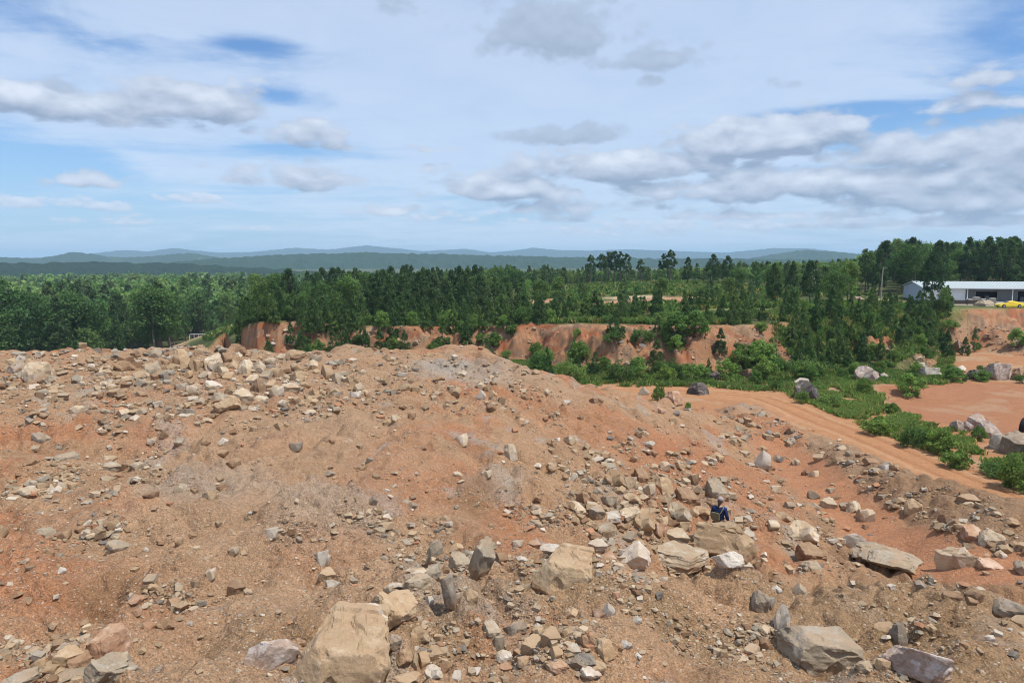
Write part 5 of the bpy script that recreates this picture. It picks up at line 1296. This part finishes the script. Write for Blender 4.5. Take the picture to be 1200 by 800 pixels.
# ------------------------------------------------------------------ labels that single each thing out
ORD = ['', 'second ', 'third ', 'fourth ', 'fifth ', 'sixth ', 'seventh ', 'eighth ', 'ninth ', 'tenth ', 'eleventh ', 'twelfth ', 'thirteenth ', 'fourteenth ', 'fifteenth ', 'sixteenth ', 'seventeenth ', 'eighteenth ', 'nineteenth ', 'twentieth ']
byk = {}
for it in LABELLED: byk.setdefault((it[2], it[4]), []).append(it)
for (words_, place), its in byk.items():
    its.sort(key=lambda t_: t_[1]); n_ = len(its)
    for i, it in enumerate(its):
        if n_ == 1: lab = f'{words_} {place}'
        elif i < 20 and i <= (n_ - 1) / 2 or n_ - 1 - i >= 20: lab = f'{words_} {place}, {ORD[i]}from left' if 0 < i < 20 else f'{words_} {place}, leftmost' if i == 0 else f'{words_} {place}'
        else: j_ = n_ - 1 - i; lab = f'{words_} {place}, {ORD[j_]}from right' if j_ else f'{words_} {place}, rightmost'
        it[0]['label'] = lab
for o in SC.objects:
    if o.get('label') and len(o['label'].split()) > 16: print('LONG', o['label'])
# ------------------------------------------------------------------ light, sky, haze, camera
SUN_AZ, SUN_EL = math.radians(122), math.radians(64)
sd = Vector((math.sin(SUN_AZ) * math.cos(SUN_EL), math.cos(SUN_AZ) * math.cos(SUN_EL), math.sin(SUN_EL)))
ld = bpy.data.lights.new('sun', 'SUN'); ld.energy = 4.0; ld.angle = math.radians(1.0); ld.color = (1.0, .955, .88)
lo = bpy.data.objects.new('sun', ld); COL.objects.link(lo); lo.rotation_euler = (-sd).to_track_quat('-Z', 'Y').to_euler(); lo.location = (0, 0, 200)

wd = bpy.data.worlds.new('World'); SC.world = wd; wd.use_nodes = True
nt = wd.node_tree; nt.nodes.clear(); q = N(nt)
out = q.n('ShaderNodeOutputWorld'); bg = q.n('ShaderNodeBackground'); bg.inputs['Strength'].default_value = .10
q.l(bg.outputs[0], out.inputs['Surface'])
sky = q.n('ShaderNodeTexSky', sky_type='NISHITA'); sky.sun_disc = False; sky.sun_elevation = SUN_EL; sky.sun_rotation = SUN_AZ
sky.altitude = 200; sky.air_density = 1.0; sky.dust_density = .6; sky.ozone_density = 1.6
dirv = q.n('ShaderNodeTexCoord').outputs['Generated']
sx = q.n('ShaderNodeSeparateXYZ'); q.l(dirv, sx.inputs[0]); dx, dy, dz = sx.outputs
up = q.math('MAXIMUM', dz, 0.0)
az = q.math('ARCTAN2', dx, dy); el = q.math('ARCSINE', dz)
def plane(h0, kx, shift=1.0):
    den = q.math('ADD', q.math('MULTIPLY', up, shift), h0)
    cx = q.n('ShaderNodeCombineXYZ')
    q.l(q.math('MULTIPLY', q.math('DIVIDE', dx, den), kx), cx.inputs[0]); q.l(q.math('DIVIDE', dy, den), cx.inputs[1])
    return cx.outputs[0]
def blob(px, py, wp, hp, amp, ang=0.0):
    """a region of more (or less) cloud round one bearing of the sky"""
    a, sl = pix_ray(px, py); e = math.atan(float(sl)); a = float(a)
    da = q.math('DIVIDE', q.math('SUBTRACT', az, a), wp / F); de = q.math('DIVIDE', q.math('SUBTRACT', el, e), hp / F)
    if ang:
        c_, s_ = math.cos(ang), math.sin(ang); rx = wp / hp
        da, de = q.math('ADD', q.math('MULTIPLY', da, c_), q.math('MULTIPLY', de, s_ )), q.math('SUBTRACT', q.math('MULTIPLY', de, c_), q.math('MULTIPLY', da, s_))
    r2 = q.math('ADD', q.math('MULTIPLY', da, da), q.math('MULTIPLY', de, de))
    return q.math('MULTIPLY', q.math('EXPONENT', q.math('MULTIPLY', r2, -1.0)), amp)
def total(bl, base):
    s_ = None
    for b_ in bl: s_ = b_ if s_ is None else q.math('ADD', s_, b_)
    return q.math('ADD', s_, base)
skyc = q.mix(1.0, sky.outputs[0], (.72, .97, 1.26), 'MULTIPLY')
# haze of the low sky
skyc = q.mix(q.math('MULTIPLY', q.ramp(up, 0.0, .20, 1.0, 0.0), .55), skyc, (4.0, 5.6, 8.0))
# high thin veil
vn = q.noise(plane(.10, .55), .9, 7, .6, .9); vn2 = q.noise(plane(.10, 1.0), 2.6, 6, .62, .4)
veil = q.math('ADD', q.math('MULTIPLY', vn, .75), q.math('MULTIPLY', vn2, .25))
vc = total([blob(300, 54, 60, 12, -.30, -.15), blob(30, 185, 90, 20, -.32), blob(330, 172, 80, 12, -.16), blob(330, 112, 45, 10, -.2), blob(960, 138, 110, 14, -.34, -.12), blob(1150, 150, 90, 22, -.22), blob(1000, 160, 40, 14, -.2),
            blob(1180, 50, 60, 60, -.12), blob(150, 255, 260, 30, -.17), blob(640, 110, 260, 70, .16), blob(750, 150, 240, 40, .12), blob(500, 90, 140, 60, .08), blob(900, 40, 200, 40, .06)], 0.0)
va = q.ramp(q.math('ADD', veil, vc), .29, .54)
skyc = q.mix(q.math('MULTIPLY', va, .74), skyc, q.mix(vn2, (5.0, 6.2, 8.1), (6.7, 7.6, 8.9)))
# cumulus: each cloud stands at its own bearing, ragged by noise, pale above and grey at its flat base
def cum(clouds, sc, flat, amp, lo_, hi_, cw, cg, k_, op, d_el, seed, bias=.5):
    global skyc
    def dens(shift):
        e_ = q.math('ADD', el, shift) if shift else el
        acc = None
        for px, py, wp, hp, a_ in clouds:
            ra, sl = pix_ray(px, py); c0 = math.atan(float(sl))
            da = q.math('MULTIPLY', q.math('SUBTRACT', az, float(ra)), F / (wp * 1.06))
            de = q.math('SUBTRACT', e_, c0 - .25 * hp / F)
            de = q.math('MAXIMUM', q.math('MULTIPLY', de, F / hp), q.math('MULTIPLY', de, -1.9 * F / hp))   # flat below, domed above
            r2 = q.math('ADD', q.math('MULTIPLY', da, da), q.math('MULTIPLY', de, de))
            b_ = q.math('MULTIPLY', q.math('EXPONENT', q.math('MULTIPLY', r2, -.8)), a_ * 1.12)
            acc = b_ if acc is None else q.math('SMOOTH_MAX', acc, b_, .12)
        cx = q.n('ShaderNodeCombineXYZ'); q.l(q.math('MULTIPLY', az, sc), cx.inputs[0]); q.l(q.math('MULTIPLY', e_, sc * flat), cx.inputs[1]); cx.inputs[2].default_value = seed
        n1_ = q.noise(cx.outputs[0], 1.0, 9, .57, .25)
        v_ = q.n('ShaderNodeTexVoronoi', feature='F1'); v_.inputs['Scale'].default_value = 2.6; q.l(cx.outputs[0], v_.inputs['Vector'])
        n_ = q.math('SUBTRACT', n1_, q.math('MULTIPLY', q.math('SUBTRACT', v_.outputs['Distance'], .42), .22))
        return q.math('ADD', acc, q.math('MULTIPLY', q.math('MULTIPLY', q.math('SUBTRACT', n_, .5), amp), q.ramp(acc, .0, .22)))
    n_, nu = dens(0.0), dens(d_el)
    sh = q.math('ADD', q.math('MULTIPLY', q.math('SUBTRACT', n_, nu), k_), bias, clamp=True)
    skyc = q.mix(q.math('MULTIPLY', q.ramp(n_, lo_, hi_), op), skyc, q.mix(sh, cg, cw))
cum([(880, 262, 260, 12, .42), (560, 255, 90, 9, .40), (130, 258, 60, 8, .42), (300, 266, 40, 6, .40), (45, 236, 46, 9, .55), (125, 240, 30, 8, .5), (215, 231, 44, 8, .45), (1120, 262, 140, 10, .4), (700, 272, 120, 7, .36)], 26.0, 2.4, 1.5, .18, .46, (6.8, 7.4, 8.5), (3.9, 4.8, 6.4), .9, .8, .006, 4.2)
cum([(60, 114, 110, 26, .62), (240, 122, 66, 28, .75), (350, 152, 66, 18, .5), (110, 212, 38, 12, .5), (345, 208, 80, 19, .68), (450, 246, 56, 11, .55), (500, 200, 60, 14, .36),
     (905, 160, 100, 28, .8), (1065, 172, 76, 26, .8), (740, 192, 110, 26, .74), (1185, 190, 70, 40, .8), (960, 214, 210, 24, .72), (1140, 226, 120, 24, .75), (590, 218, 84, 22, .64), (690, 240, 130, 14, .56), (880, 250, 180, 11, .55), (1120, 258, 120, 9, .5), (420, 140, 60, 10, .34), (270, 90, 70, 10, .34), (430, 170, 90, 10, .34), (1130, 88, 76, 18, .45), (1150, 120, 80, 14, .4)],
    12.0, 2.1, 1.6, .20, .50, (6.9, 7.5, 8.6), (2.6, 3.35, 4.7), 1.0, .92, .016, 1.7, .33)
cum([(640, 34, 72, 36, .72), (770, 68, 56, 15, .70), (655, 156, 50, 14, .68), (920, 98, 22, 9, .5), (462, 4, 30, 14, .5), (72, 100, 22, 9, .5), (600, 60, 40, 10, .3), (760, 96, 20, 9, .36)], 17.0, 1.5, 1.5, .12, .52, (4.4, 5.3, 6.8), (2.9, 3.65, 5.0), .7, .92, .012, 8.8)
q.l(skyc, bg.inputs['Color'])
wd.cycles.sampling_method = 'MANUAL'; wd.cycles.sample_map_resolution = 1024

# air: one closed box of thin, even haze round the whole scene
bm = bmesh.new(); bmesh.ops.create_cube(bm, size=1.0)
hz_me = bpy.data.meshes.new('haze'); bm.to_mesh(hz_me); bm.free()
hm = bpy.data.materials.new('air'); hm.use_nodes = True; hn = hm.node_tree
for n_ in list(hn.nodes):
    if n_.type == 'BSDF_PRINCIPLED': hn.nodes.remove(n_)
pv = hn.nodes.new('ShaderNodeVolumePrincipled'); pv.inputs['Color'].default_value = (.54, .77, 1.0, 1); pv.inputs['Density'].default_value = HAZE
pv.inputs['Anisotropy'].default_value = .0
hn.links.new(pv.outputs[0], [n_ for n_ in hn.nodes if n_.type == 'OUTPUT_MATERIAL'][0].inputs['Volume'])
hz_me.materials.append(hm)
ho = tag(link('haze', hz_me), kind='stuff')
zlo, zhi = float(Z.min()) - 1.0, HTOP + 4
ho.scale = (46000, 46000, zhi - zlo); ho.location = (0, 0, (zlo + zhi) / 2)

cam = bpy.data.cameras.new('camera'); co = bpy.data.objects.new('camera', cam); COL.objects.link(co)
cam.sensor_width = 36.0; cam.lens = 36.0 * F / 1200.0; cam.clip_start = .1; cam.clip_end = 60000
co.location = (0, 0, CZ); co.rotation_euler = (math.pi / 2 - PITCH, 0, 0)
SC.camera = co
SC.view_settings.view_transform = 'Standard'; SC.view_settings.look = 'None'; SC.view_settings.gamma = 1.0; SC.view_settings.exposure = EXPO
SC.view_settings.use_curve_mapping = False
cy = SC.cycles
cy.max_bounces = 6; cy.diffuse_bounces = 3; cy.glossy_bounces = 1; cy.transmission_bounces = 3; cy.volume_bounces = 1; cy.transparent_max_bounces = 6
cy.caustics_reflective = False; cy.caustics_refractive = False
cy.use_denoising = True; cy.pixel_filter_type = 'BLACKMAN_HARRIS'; cy.filter_width = 1.0
SC.render.use_persistent_data = False
